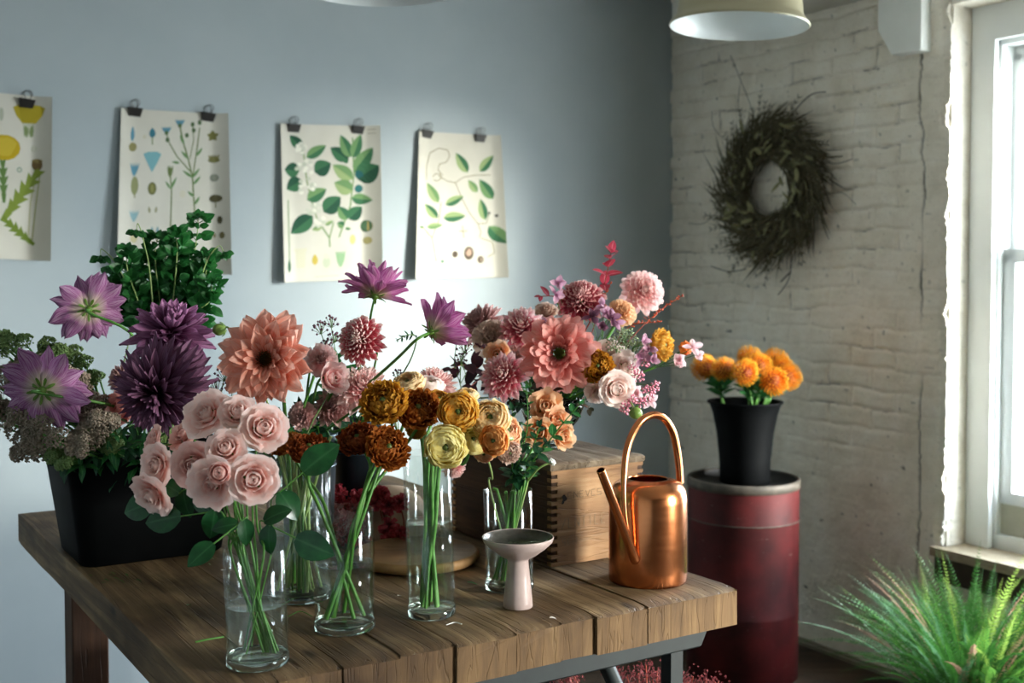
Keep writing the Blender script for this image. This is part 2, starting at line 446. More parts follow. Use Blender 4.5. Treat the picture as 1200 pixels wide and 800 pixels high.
# daylight
w = bpy.data.worlds.new('sky'); SC.world = w; w.use_nodes = True; nt = w.node_tree; nt.nodes.clear()
wo = nt.nodes.new('ShaderNodeOutputWorld'); bg = nt.nodes.new('ShaderNodeBackground'); nt.links.new(bg.outputs[0], wo.inputs[0])
tc = nt.nodes.new('ShaderNodeTexCoord'); sp = nt.nodes.new('ShaderNodeSeparateXYZ'); nt.links.new(tc.outputs['Generated'], sp.inputs[0])
cc = ramp(nt, math_(nt, 'ADD', math_(nt, 'MULTIPLY', sp.outputs['Z'], .5), .5), [(.0, (.22, .22, .21)), (.47, (.42, .43, .43)), (.53, (.96, .98, 1.0)), (1, (.68, .79, .95))])
nt.links.new(cc, bg.inputs[0]); bg.inputs[1].default_value = SKY = 15.5
for s0, s1 in ((S0, S1), (S2, S3)):
    L = bpy.data.lights.new('window_portal', 'AREA'); L.shape = 'RECTANGLE'; L.size = s1 - s0 - .1; L.size_y = ZT - ZS - .1
    L.cycles.is_portal = True
    lo = bpy.data.objects.new('window_portal', L); COL.objects.link(lo)
    z_ = DT; x_ = DS; y_ = z_.cross(x_)
    R3 = Matrix((x_, y_, z_)).transposed()
    lo.matrix_basis = Matrix.Translation(W((s0 + s1) / 2, (ZS + ZT) / 2, .30)) @ R3.to_4x4()
SUNR = 1.5
d = (DT * 1.0 + DS * SUNR).normalized()
sund = (V((d.x, d.y, 0)) + V((0, 0, .15))).normalized()    # towards the sun
L = bpy.data.lights.new('sun', 'SUN'); L.energy = 4.7; L.angle = math.radians(18); L.color = (1, .90, .76)
lo = bpy.data.objects.new('sun', L); COL.objects.link(lo); lo.rotation_euler = sund.to_track_quat('Z', 'Y').to_euler(); lo.location = W(2, 2, 3)
vs = SC.view_settings; vs.view_transform = 'Standard'; vs.look = 'None'; vs.gamma = 1; vs.use_curve_mapping = False; vs.exposure = 1.72
SC.cycles.max_bounces = 10; SC.cycles.diffuse_bounces = 4; SC.cycles.transparent_max_bounces = 24; SC.cycles.transmission_bounces = 10; SC.cycles.glossy_bounces = 4
SC.cycles.sample_clamp_indirect = 6; SC.cycles.caustics_reflective = False; SC.cycles.caustics_refractive = False
# ------------------------------------------------------------------ pendant lamps
M['enamel'] = simple('cream_enamel', '#b5ad8e', '#a9a182', .35, scale=5)
M['enamel_in'] = simple('white_enamel', '#dfe4e2', '#d5dad8', .3, scale=5)
M['black_metal'] = simple('black_metal', '#0d0d0d', '#171716', .4, metal=.3)
M['cord'] = simple('cord', '#111111', None, .7)
def lamp(c, r, label, tilt=0):
    T = Matrix.Rotation(tilt, 4, 'Y')
    t = thing('pendant_lamp', c, label, 'lamp', 'enamel pendant lamps', T)
    k = r / .19; MM = t.matrix_basis
    outp = [(.187, -.001), (.190, .002), (.188, .007), (.178, .016), (.170, .03), (.166, .06), (.158, .10), (.140, .14), (.105, .172), (.06, .19), (.035, .196)]
    mb = MB(); mb.lathe([(a * k, z * k) for a, z in outp], 72); mb.xf(MM); mb.build('shade', M['enamel'], t)
    inn = [(.187, -.001), (.184, .003), (.174, .013), (.166, .03), (.162, .06), (.154, .098), (.137, .136), (.102, .168), (.058, .186), (.01, .19)]
    mb = MB(); mb.lathe([(a * k, z * k) for a, z in inn], 72); mb.xf(MM); mb.build('inner_shade', M['enamel_in'], t)
    mb = MB(); mb.lathe([(.034, .19), (.034, .215), (.026, .235), (.008, .24)], 24); mb.xf(MM); mb.build('lamp_cap', M['black_metal'], t)
    top = MM @ V((0, 0, .238)); mb = MB(); mb.tube([top, (c[0], c[1], CEIL - .02)], .003, 6); mb.build('cord', M['cord'], t)
    mb = MB(); mb.lathe([(.05, CEIL - .025), (.05, CEIL - .001)], 24, c=(c[0], c[1], 0)); mb.disc(.05, CEIL - .025, 24, c=(c[0], c[1], 0), up=False); mb.build('ceiling_rose', M['enamel'], t)
    mb = MB(); mb.lathe([(.002, .085), (.02, .088), (.03, .105), (.028, .125), (.014, .15), (.013, .188)], 20); mb.xf(MM); mb.build('bulb', simple('bulb_glass', '#e8e6df', None, .15), t)
lamp(at(866, 31, 3.10), pxm(81, 3.10), 'cream enamel pendant lamp hanging in front of the brick wall', math.radians(2.5))
lamp(at(448, -15, 2.6), pxm(98, 2.6), 'pendant lamp at the top edge above the posters, only its rim visible', math.radians(-1))

# ------------------------------------------------------------------ the work table
TR = Matrix(((.841, -.539, 0), (.541, .842, 0), (0, 0, 1))).to_4x4()     # local x along the front edge, local y along the side
FRc = tab(862, 688)
TL, TWd, TT = 1.27, .884, .063
table = thing('work_table', (FRc.x, FRc.y, 0), 'heavy weathered plank work table covered with flower vases', 'table', rot=TR)
TM = table.matrix_basis
M['table'] = wood_mat('table_planks', '#35271a', '#6e573c', '#a88e68', (34, 2.2, 34), .62, .7)
M['table_end'] = wood_mat('table_end_grain', '#42301d', '#6c5234', '#8b6f4a', (26, 26, 3.5), .7, .5, knots=False)
seams = [0, -.1875, -.285, -.348, -.4305, -.53, -.615, -.70, -.79, -TWd]
mb = MB()
gaps = [0, .0012, .0003, .0002, .0004, .0003, .0006, .0003, .0004, 0]
fo = [.0, .0, .006, .004, -.002, .003, .001, .004, -.002, .0]
for i in range(len(seams) - 1):
    x1, x0 = seams[i] - gaps[i], seams[i + 1] + gaps[i + 1]
    nsec = 44; rows = []
    c = .0006
    for k in range(nsec + 1):
        y = fo[i] + (TL - fo[i]) * k / nsec
        loop = []
        ins = .006 if k in (0, nsec) else 0
        yy = y + (.0 if k else 0)
        def pt(x, z):
            d = .0016 * noise.noise(V((x * 14 + i * 5, y * 3, 1))) + .0007 * noise.noise(V((x * 70, y * 9, 4)))
            wv = .0025 * noise.noise(V((i * 9, y * 4, 6 + (x > (x0 + x1) / 2))))
            return V((x + (wv if 0 < abs(x) < TWd - .01 else 0) * .12, yy, z + (d if z > -TT / 2 else d * 2)))
        nn = 7
        a0, a1 = x0, x1; zt, zb_ = -ins * .35, -TT + ins * .4
        top = [(lerp(a0 + c, a1 - c, j / nn), zt - .0004 * i % .001) for j in range(nn + 1)]
        side = [(a1, zt - c), (a1, -TT * .5), (a1, zb_ + c), (a1 - c, zb_)]
        bot = [(a0 + c, zb_), (a0, zb_ + c), (a0, -TT * .5), (a0, zt - c)]
        P = [pt(x, z) for x, z in top + side + bot]
        if k == 0:   # end grain is slightly set back and uneven
            P = [p + V((0, .002 * noise.noise(p * 40), 0)) for p in P]
            ring0 = [p + V((0, .004 if (j < 8) else 0, 0)) for j, p in enumerate(P)]
            front = [V((p.x, p.y, p.z + (-.003 if j < 8 else 0))) for j, p in enumerate(P)]
            front = [V((p.x, p.y - .003 , p.z)) for p in front]
            mb.add(front, [tuple(reversed(range(len(front))))], None, 1, False)
            rows.append(front); rows.append(ring0)
        else: rows.append(P)
    mb.grid([r[:8] for r in rows], sm=True)
    L_ = len(rows[0])
    for j0 in range(7, L_): mb.grid([[r[j0], r[(j0 + 1) % L_]] for r in rows], sm=False)
    mb.add(rows[-1], [tuple(range(len(rows[-1])))], None, 0, False)
me = mb.mesh('tabletop', [M['table'], M['table_end']])
o = link('tabletop', me, table, TM @ Matrix.Translation((0, 0, TZ)))
M['leg_wood'] = wood_mat('leg_wood', '#2a1a10', '#4a2f1d', '#62412a', (30, 30, 2.2), .6, .4)
M['leg_metal'] = simple('grey_green_metal', '#1f2727', '#181e1f', .55, metal=.2, scale=30)
pl = TM.inverted() @ at(101, 700, 2.30)
mb = MB(); mb.box(pl.x - .035, pl.x + .035, pl.y - .035, pl.y + .035, 0, TZ - TT - .001)
lg = mb.build('leg', M['leg_wood'], table, TM); bv = lg.modifiers.new('b', 'BEVEL'); bv.width = .003
lg['label'] = 'dark wooden leg'
mb = MB(); mb.box(-.12, -.05, TL - .12, TL - .05, 0, TZ - TT - .001); lg = mb.build('leg', M['leg_wood'], table, TM)
pm = TM.inverted() @ at(787.5, 765, 1.87)
for lx in (pm.x, -.80):
    mb = MB(); mb.box(lx - .0125, lx + .0125, pm.y - .0125, pm.y + .0125, 0, TZ - TT - .035)
    lg = mb.build('leg', M['leg_metal'], table, TM); lg['label'] = 'grey metal trestle leg'
mb = MB()
ya, yb = pm.y - .02, pm.y + .02; z1 = TZ - TT - .001; z0 = z1 - .034
vs = [V(p) for p in ((-.84, ya, z1), (-.03, ya, z1), (-.048, ya, z0), (-.82, ya, z0), (-.84, yb, z1), (-.03, yb, z1), (-.048, yb, z0), (-.82, yb, z0))]
mb.add(vs, [(0, 3, 2, 1), (4, 5, 6, 7), (0, 1, 5, 4), (1, 2, 6, 5), (2, 3, 7, 6), (3, 0, 4, 7)], None, 0, False)
ob = mb.build('crossbar', M['leg_metal'], table, TM); bv = ob.modifiers.new('b', 'BEVEL'); bv.width = .003
a, b = V((pm.x - .09, pm.y + .06, z0 + .01)), V((pm.x - .02, pm.y + .35, .35))
mb = MB(); mb.tube([V((pm.x - .125, pm.y + .02, z0 + .0)), V((pm.x - .03, pm.y + .02, .62)), V((pm.x - .012, pm.y + .01, .3))], .014, 4); mb.build('brace', M['leg_metal'], table, TM)

# ------------------------------------------------------------------ crate
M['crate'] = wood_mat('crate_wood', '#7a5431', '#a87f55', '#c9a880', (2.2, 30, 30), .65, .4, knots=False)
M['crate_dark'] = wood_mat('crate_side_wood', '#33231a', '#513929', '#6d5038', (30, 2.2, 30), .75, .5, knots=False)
M['crate_top'] = wood_mat('crate_lid_wood', '#4c4034', '#7b6b58', '#9c8d78', (30, 2.5, 30), .8, .8)
M['stencil'] = simple('faded_stencil_ink', '#66533f', '#8a6c4c', .9, scale=160)
Ac = tab(646, 665); CW, CD, CH = .205, .350, .183
CM = Matrix.Translation(Ac) @ TR
crate = thing('wooden_crate', Ac, 'old wooden box-jointed crate with faded stencil lettering behind the copper can', 'crate', rot=TR)
tb = .013
def jagged_board(mb, along_x, x0, x1, y0, y1, z0, z1, nf=13, inv=False):
    """board with box-joint fingers at both ends"""
    hgt = z1 - z0; fh = hgt / (2 * nf - 1 + .0)
    if along_x:
        mb.box(x0 + tb, x1 - tb, y0, y1, z0, z1)
        for i in range(nf):
            za = z0 + fh * (2 * i + (1 if inv else 0)); zb_ = za + fh * .96
            if zb_ > z1 + 1e-5: continue
            mb.box(x0, x0 + tb, y0, y1, za, zb_); mb.box(x1 - tb, x1, y0, y1, za, zb_)
    else:
        mb.box(x0, x1, y0 + tb, y1 - tb, z0, z1)
        for i in range(nf):
            za = z0 + fh * (2 * i + (1 if inv else 0)); zb_ = za + fh * .96
            if zb_ > z1 + 1e-5: continue
            mb.box(x0, x1, y0, y0 + tb, za, zb_); mb.box(x0, x1, y1 - tb, y1, za, zb_)
zt = CH - .014
for y0 in (0, CD - tb):
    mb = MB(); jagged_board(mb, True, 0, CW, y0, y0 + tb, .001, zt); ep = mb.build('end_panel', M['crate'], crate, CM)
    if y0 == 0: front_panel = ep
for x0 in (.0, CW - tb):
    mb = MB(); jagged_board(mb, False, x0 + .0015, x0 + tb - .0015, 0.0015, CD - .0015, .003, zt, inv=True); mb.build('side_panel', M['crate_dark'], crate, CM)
mb = MB(); mb.box(tb, CW - tb, tb, CD - tb, .004, .012); mb.build('bottom_panel', M['crate_dark'], crate, CM)
mb = MB()   # rough lid with chewed edge
nx, ny = 36, 60; top = []; bot = []
for j in range(ny + 1):
    ra, rb = [], []
    for i in range(nx + 1):
        x = -.003 + (CW + .006) * i / nx; y = -.003 + (CD + .006) * j / ny
        e = min(i, nx - i, j, ny - j)
        z = CH + .0015 * noise.noise(V((x * 60, y * 8, 2))) - (.003 if e == 0 else .0)
        dy = .002 * noise.noise(V((x * 300, 1, 2))) if j == 0 else 0
        if j == 0: z -= .0025 * abs(noise.noise(V((x * 200, 3, 3))))
        ra.append(V((x, y + dy, z))); rb.append(V((x + (0.0), y + dy + (.002 if j == 0 else 0), CH - .0135)))
    top.append(ra); bot.append(rb)
mb.grid(top); mb.grid([list(reversed(r)) for r in bot])
for a_, b_ in ((bot[0], top[0]), (list(reversed(bot[-1])), list(reversed(top[-1])))): mb.grid([a_, b_], sm=False)
for k, rv in ((0, True), (-1, False)):
    ta = [r[k] for r in top]; ba = [r[k] for r in bot]
    if rv: ta, ba = ta[::-1], ba[::-1]
    mb.grid([ba, ta], sm=False)
mb.build('lid', M['crate_top'], crate, CM)
# faded stencil strokes (the words are worn past reading), a knot hole
mb = MB()
sr = random.Random(5)
def dab(x0, z0, x1, z1, w):
    d = V((x1 - x0, 0, z1 - z0)); n = V((-d.z, 0, d.x)).normalized() * w / 2; y = -.0006
    a, b = V((x0, y, z0)), V((x1, y, z1)); mb.add([a - n, b - n, b + n, a + n], [(0, 1, 2, 3)], None, 0, False)
def word(x, z, h, glyphs, w, gap):
    for g in glyphs:
        for (a0, b0, a1, b1) in g: dab(x + a0 * w, z + b0 * h, x + a1 * w, z + b1 * h, h * .13)
        x += w + gap
GL = {'I': [(.5, 0, .5, 1)], 'H': [(0, 0, 0, 1), (1, 0, 1, 1), (0, .5, 1, .5)], 'E': [(0, 0, 0, 1), (0, 1, .9, 1), (0, .5, .7, .5), (0, 0, .9, 0)],
      'N': [(0, 0, 0, 1), (1, 0, 1, 1), (0, 1, 1, 0)], 'C': [(0, .1, 0, .9), (0, 1, .9, 1), (0, 0, .9, 0)], 'L': [(0, 0, 0, 1), (0, 0, .8, 0)],
      'V': [(0, 1, .5, 0), (1, 1, .5, 0)], '9': [(0, 1, .8, 1), (0, .5, .8, .5), (0, .5, 0, 1), (.8, 0, .8, 1)], 'K': [(0, 0, 0, 1), (0, .5, .9, 1), (0, .5, .9, 0)], '/': [(0, 0, 1, 1)],
      'S': [(0, 1, .9, 1), (0, .5, 0, 1), (0, .5, .9, .5), (.9, 0, .9, .5), (0, 0, .9, 0)]}
word(.035, .118, .011, [GL[c] for c in 'CNEVCS'], .009, .004)
word(.022, .066, .018, [GL[c] for c in '/LNIILE'], .009, .0055)
word(.024, .035, .013, [GL[c] for c in '9KIN'], .006, .004)
mb.build('stencil_lettering', M['stencil'], front_panel, CM)
mb = MB()
kh = [V((.026 + .005 * math.cos(a) * (1 + .6 * math.cos(3 * a)), -.0008, .118 + .008 * math.sin(a) * (1 + .3 * math.sin(2 * a)))) for a in [2 * pi * i / 14 for i in range(14)]]
mb.add(kh, [tuple(range(14))], None, 0, False); mb.build('knot_hole', simple('hole_dark', '#120c07', None, .9), front_panel, CM)

# ------------------------------------------------------------------ copper watering can
m, nt, out = newmat('copper')
f = ntex(nt, mapping(nt, 'Object', (1, 1, 1)), 18, 4); f2 = ntex(nt, mapping(nt, 'Object', (4, 4, 60)), 3, 3)
princ(nt, out, ramp(nt, f, [(.3, hx('#c4784a')), (.7, hx('#d68a5a'))]), math_(nt, 'ADD', .15, math_(nt, 'MULTIPLY', f2, .14)), 1.0, normal=bump(nt, f, .03, .004)); M['copper'] = m
kb = tab(759, 679); kr = pxm(46, kb.y)
kh_ = (at(759, 561, kb.y).z - TZ)
can = thing('watering_can', kb, 'polished copper watering can with tall loop handle at the table corner', 'watering can')
CMt = Matrix.Translation(kb)
mb = MB()
r = kr; H = kh_
prof = [(r * .9, .0005), (r * .985, .001), (r, .006), (r, H * .55), (r * .998, H - .035), (r * .985, H - .026), (r * .94, H - .015), (r * .85, H - .007), (r * .7, H - .002), (r * .56, H), (r * .52, H + .0015), (r * .50, H + .0008), (r * .50, H - .002), (r * .7, H - .006), (r * .9, H - .018), (r * .96, H - .04), (r * .965, .01), (.001, .008)]
mb.lathe(prof, 96); mb.disc(r * .9, .0005, 96, up=False)
mb.build('body', M['copper'], can, CMt)
def canp(u, v, dy=0): return at(u, v, kb.y + dy)
sp0, sp1 = canp(742, 651, -.070), canp(704, 551, -.135)
sp0 = canp(743, 652, -.064)
mb = MB()
dd = (sp1 - sp0); k = 14
mb.tube([sp0 - dd * .03 + dd * 1.03 * i / k for i in range(k + 1)], [.0082 - .0014 * i / k for i in range(k + 1)], 24, cap=False)
mb.tube([sp1 - dd * .6 * i / 6 for i in range(7)], .0055, 20, cap=False)
t_ = dd.normalized(); 
mb.ball(sp0 - dd * .03, .0082, n=20, k=8)
mb.build('spout', M['copper'], can)
mb = MB(); Fm = Matrix.Translation(sp1) @ frame_z(t_); s_ = len(mb.v); mb.lathe([(.0070, -.0005), (.0071, .0004), (.0056, .0004)], 24); mb.xf(Fm, s_); mb.build('spout_rim', M['copper'], can)
hp = [(741, 648, -.062), (737, 630, -.066), (732, 600, -.067), (731, 565, -.060), (733, 535, -.045), (739, 513, -.03), (748, 497, -.012), (757, 489, .0), (768, 486, .015), (779, 491, .028), (788, 505, .036), (793, 525, .040), (796, 548, .041), (797, 566, .040)]
P = [canp(*p) for p in hp]
def catmull(P, sub=6):
    out_ = []
    for i in range(len(P) - 1):
        p0, p1, p2, p3 = P[max(i - 1, 0)], P[i], P[i + 1], P[min(i + 2, len(P) - 1)]
        for s in range(sub):
            t = s / sub
            out_.append(.5 * ((2 * p1) + (p2 - p0) * t + (2 * p0 - 5 * p1 + 4 * p2 - p3) * t * t + (3 * p1 - p0 - 3 * p2 + p3) * t ** 3))
    out_.append(P[-1]); return out_
hpts = catmull(P, 6)
mb = MB(); mb.tube(hpts, [.0034 + .0029 * smoothstep(0, .45, i / len(hpts)) for i in range(len(hpts))], 20); mb.build('handle', M['copper'], can)

# ------------------------------------------------------------------ pedestal dish, round board
M['dish'] = simple('dusty_pink_glaze', '#b9a6a0', '#a8948f', .3, scale=40, spec=.5)
M['dish_in'] = simple('dark_speckled_glaze', '#4c4a44', '#35332f', .25, scale=70)
pb = tab(607, 711)
ped = thing('pedestal_dish', pb, 'dusty pink ceramic pedestal dish standing in front of the greenery vase', 'dish')
PMt = Matrix.Translation(pb)
ph = at(609, 628, pb.y).z - TZ; r0 = pxm(17.5, pb.y); rd = pxm(42.5, pb.y)
mb = MB()
mb.lathe([(.001, .0005), (r0 * .95, .0005), (r0, .002), (r0 * .98, .01), (r0 * .82, ph * .42), (r0 * .70, ph * .66), (r0 * .78, ph * .69), (r0 * 1.25, ph * .74), (rd * .78, ph * .84), (rd * .95, ph * .92), (rd, ph * .985), (rd * .985, ph), (rd * .965, ph * .99)], 64)
mb.build('pedestal', M['dish'], ped, PMt)
mb = MB(); mb.lathe([(rd * .966, ph * .992), (rd * .93, ph * .94), (rd * .75, ph * .875), (rd * .4, ph * .845), (.001, ph * .84)], 64); mb.build('bowl_lining', M['dish_in'], ped, PMt)
wbd = tab(488, 658); M['board'] = wood_mat('turned_board_wood', '#7d5a37', '#9f7a50', '#b8946a', (3, 30, 30), .5, .2, knots=False)
bt = thing('round_serving_board', wbd, 'round wooden serving board with rounded rim, behind the tall vase of yellow ranunculus', 'board')
rb = pxm(75, wbd.y)
mb = MB(); mb.lathe([(.001, .001), (rb * .86, .001), (rb * .95, .004), (rb, .012), (rb * .995, .018), (rb * .96, .0215), (rb * .92, .0205), (rb * .88, .0175), (.001, .0175)], 72); mb.build('board_plate', M['board'], bt, Matrix.Translation(wbd))

# ------------------------------------------------------------------ drum and bucket at the brick wall
DY = 4.06
dc = at(871, 558, DY); dz = dc.z; dc.z = 0; dr = pxm(64.5, DY)
M['drum'] = None
m, nt, out = newmat('red_fibre_drum')
f = ntex(nt, mapping(nt, 'Object'), 5, 5); g = ntex(nt, mapping(nt, 'Object', (8, 8, 40)), 3, 4, .7)
sc_ = ntex(nt, mapping(nt, 'Object', (30, 30, 6)), 2.5, 2, .5, 2)
col = ramp(nt, f, [(.35, hx('#2c0a0a')), (.6, hx('#501414'))])
col = mix(nt, ramp(nt, g, [(.66, (0, 0, 0)), (.74, (.7, .7, .7))]), col, hx('#8f8076'))
princ(nt, out, col, .6, normal=bump(nt, g, .15, .003), spec=.25); M['drum'] = m
M['band'] = simple('worn_steel_band', '#5a5248', '#3d372f', .65, metal=.3, scale=30)
M['lid_dark'] = simple('drum_lid', '#1a1816', '#100f0e', .7, scale=12)
drum = thing('storage_drum', dc, 'dark red storage drum with steel rim standing against the brick wall', 'drum')
T_ = Matrix.Translation(dc)
mb = MB(); ring = lambda z: [(dr, z - .006), (dr + .0015, z), (dr, z + .006)]
mb.lathe([(.001, .001), (dr - .004, .001), (dr, .005)] + ring(dz * .34) + ring(dz * .80) + [(dr, dz - .03)], 96); mb.build('drum_body', M['drum'], drum, T_)
mb = MB(); mb.lathe([(dr + .0005, dz - .032), (dr + .004, dz - .030), (dr + .004, dz - .004), (dr, dz), (dr - .008, dz - .001), (dr - .01, dz - .02)], 96); mb.build('rim_band', M['band'], drum, T_)
mb = MB(); mb.lathe([(dr + .0032, dz * .80 - .002), (dr + .0042, dz * .8), (dr + .0032, dz * .80 + .002)], 96); mb.build('seam_line', M['band'], drum, T_)
mb = MB(); mb.lathe([(dr - .009, dz - .004), (dr - .012, dz - .02), (.001, dz - .02)], 96); mb.build('lid', M['lid_dark'], drum, T_)
M['plastic'] = simple('black_plastic', '#040506', '#060708', .6, scale=20, spec=.06)
pbk = V((at(872, 560, DY).x + .0, DY - .01, dz - .02)); br0 = pxm(29, DY); br1 = pxm(43, DY); bh = at(872, 470, DY).z - pbk.z
buck = thing('flower_bucket', pbk, 'tall black flared flower bucket on the red drum', 'bucket')
mb = MB()
mb.lathe([(.001, .001), (br0 * .96, .001), (br0, .006), (br0 * 1.03, bh * .3), (br0 * 1.14, bh * .62), (br0 * 1.30, bh * .86), (br1 * .96, bh * .97), (br1, bh), (br1 * 1.0, bh + .002), (br1 * .955, bh), (br0 * 1.24, bh * .85), (br0 * 1.08, bh * .62), (br0 * .95, .01), (.001, .008)], 64)
mb.build('bucket_body', M['plastic'], buck, Matrix.Translation(pbk))
mb = MB(); mb.lathe([(br1 * .97, bh - .006), (br1 * 1.02, bh - .004), (br1 * 1.03, bh + .002), (br1 * .96, bh + .003)], 64); mb.build('rim', M['plastic'], buck, Matrix.Translation(pbk))

# ------------------------------------------------------------------ rectangular black tub and metal pails on the table
tA = tab(97, 668)
TBM = Matrix.Translation(tA) @ TR
tub = thing('flower_tub', tA, 'big black rectangular plastic tub on the left end of the table', 'tub', rot=TR)
tw, td, th_ = .255, .20, .198
def rrect(x0, x1, y0, y1, r, n=6):
    P = []
    for cx, cy, a0 in ((x1 - r, y0 + r, -pi / 2), (x1 - r, y1 - r, 0), (x0 + r, y1 - r, pi / 2), (x0 + r, y0 + r, pi)):
        for i in range(n + 1):
            a = a0 + pi / 2 * i / n; P.append((cx + r * math.cos(a), cy + r * math.sin(a)))
    return P
rows = []
def trow(e, z, r=.03): rows.append([V((x, y, z)) for x, y in rrect(-e, tw + e, -e, td + e, r)])
for e, z, r in ((-.004, .001, .03), (0, .005, .03), (.014, th_ * .55, .032), (.024, th_ - .016, .034), (.030, th_ - .015, .036), (.032, th_ - .001, .036), (.030, th_, .036), (.022, th_ - .001, .034), (.010, th_ * .5, .03), (-.006, .006, .026)): trow(e, z, r)
mb = MB(); mb.grid(rows, wrap=True); mb.add(rows[0], [tuple(reversed(range(len(rows[0]))))], None, 0, False); mb.add(rows[-1], [tuple(range(len(rows[-1])))], None, 0, False)
mb.build('tub_body', M['plastic'], tub, TBM)
M['zinc'] = simple('zinc', '#76828a', '#5c686f', .38, metal=.75, scale=14)
M['zinc_dark'] = simple('dark_zinc', '#2e3a42', '#232c33', .4, metal=.5, scale=14)
def pail(u, vt, vb, Y, rpx, mat, label):
    b = tab(u, vb); Y = b.y; h = at(u, vt, Y).z - TZ; r = pxm(rpx, Y)
    t = thing('metal_pail', b, label, 'pail', 'metal pails on the table')
    mb = MB(); mb.lathe([(.001, .001), (r * .80, .001), (r * .82, .004), (r * .985, h - .006), (r * 1.01, h - .006), (r * 1.02, h - .002), (r * 1.0, h), (r * .97, h - .003), (r * .79, .006), (.001, .006)], 64)
    mb.build('pail_body', mat, t, Matrix.Translation(b))
    mb = MB()
    for z in (h * .30, h * .72):
        rr = r * (.82 + .165 * z / h); mb.lathe([(rr - .0008, z - .003), (rr + .0016, z), (rr - .0008, z + .003)], 64)
    mb.build('raised_band', mat, t, Matrix.Translation(b))
    return b, h, r
pailA = pail(362, 507, 640, 2.2, 34, M['zinc'], 'pale zinc pail behind the fluted glass vase')
pailB = pail(419, 491, 625, 2.3, 29, M['zinc_dark'], 'dark zinc pail behind the rust ranunculus')

# ------------------------------------------------------------------ glass vases
M['glass'] = glass_mat('clear_glass', '#fbfdfc', .04)
M['glass_base'] = solid_glass('thick_glass', '#e6f3ee')
M['water'] = glass_mat('water', '#f4f7f2', .03)
vases = {}
def vase(key, name, u, vb, vt, rpx, vw, label, group='clear glass cylinder vases', flute=False, tilt=0, base=.011):
    b = tab(u, vb); Y = b.y; h = at(u, vt, Y).z - TZ; r = pxm(rpx, Y); hw = at(u, vw, Y).z - TZ
    t = thing(name, b, label, 'vase', group, Matrix.Rotation(tilt, 4, 'Y')); MM = Matrix.Translation((0, 0, .0005)) @ t.matrix_basis
    th = .0022; n = 120 if flute else 72
    def rad(a, z):
        return 1 + (.018 * math.cos(a * 30) if flute else 0)
    mb = MB()
    prof = [(r, .002), (r, h * .5), (r, h - .001), (r - th * .5, h), (r - th, h - .001), (r - th, h * .5), (r - th, base + .003)]
    P = [[V((rr * rad(2 * pi * j / n, z) * math.cos(2 * pi * j / n), rr * rad(2 * pi * j / n, z) * math.sin(2 * pi * j / n), z)) for j in range(n)] for rr, z in prof]
    mb.grid(P, wrap=True); mb.build('glass_wall', M['glass'], t, MM)
    mb = MB(); mb.lathe([(.0005, .0012), (r * .80, .0010), (r * .94, .0), (r - .0002, .0022), (r - .0002, base), (r - th, base + .002), (r * .82, base - .0015), (.0005, base - .002)], n); mb.build('glass_base', M['glass_base'], t, MM)
    rw = r - th + .0002
    mb = MB(); mb.lathe([(.0005, base + .0005), (rw * .82, base + .0008), (rw - .001, base + .004), (rw, base + .006), (rw, hw * .7), (rw, hw + .0012), (rw - .0015, hw), (.0005, hw)], n); mb.build('water', M['water'], t, MM)
    vases[key] = dict(b=b, h=h, r=r - th, base=base, M=t.matrix_basis, hw=hw)
vase('rose', 'glass_vase', 302, 777, 642, 37, 708, 'clear cylinder vase of pale pink roses at the front table edge', tilt=math.radians(-1.0))
vase('flute', 'fluted_vase', 351, 700, 534, 37, 622, 'tall fluted glass vase of dense green stems behind the pink rose vase', 'fluted vase', flute=True)
vase('rust', 'glass_vase', 404, 736, 597, 36, 660, 'short clear cylinder vase of rust ranunculus', tilt=math.radians(-.5))
vase('yellow', 'glass_vase', 506, 720, 530, 28.5, 611, 'tall narrow cylinder vase of yellow ranunculus', tilt=math.radians(-1.6))
vase('green', 'glass_vase', 597, 689, 573, 29, 640, 'clear cylinder vase with leafy green sprigs behind the pedestal dish', tilt=math.radians(-.8))
# arrangement urn standing on the crate lid
cz = TZ + CH + .0025
ub = on_z(646, 522, cz)
urn = thing('footed_urn', ub, 'footed glass urn holding the large mixed arrangement on the crate', 'urn')
uh = at(646, 466, ub.y).z - cz; ur = pxm(40, ub.y)
mb = MB(); mb.lathe([(.0005, .0005), (ur * .50, .0005), (ur * .52, .004), (ur * .40, .010), (ur * .26, .014), (ur * .24, .020), (ur * .5, .027), (ur * .8, uh * .55), (ur * .95, uh * .8), (ur, uh), (ur * .97, uh + .001), (ur * .92, uh * .8), (ur * .76, uh * .56), (ur * .3, .030), (.0005, .028)], 64)
mb.build('urn_body', solid_glass('urn_glass', '#dfe8e6', 1.45, .05), urn, Matrix.Translation(ub))
vases['urn'] = dict(b=ub, h=uh, r=ur * .9, base=.03, M=Matrix.Translation(ub), hw=uh * .8)
for kk, (b, h, r) in (('pailA', pailA), ('pailB', pailB)): vases[kk] = dict(b=b, h=h, r=r * .8, base=.01, M=Matrix.Translation(b), hw=h * .6)
tc_ = TBM @ V((tw / 2, td / 2, 0)); vases['tub'] = dict(b=tc_, h=th_, r=.10, base=.01, M=Matrix.Translation(tc_), hw=.1)
vases['bucket'] = dict(b=pbk, h=bh, r=br1 * .8, base=.01, M=Matrix.Translation(pbk), hw=.1)

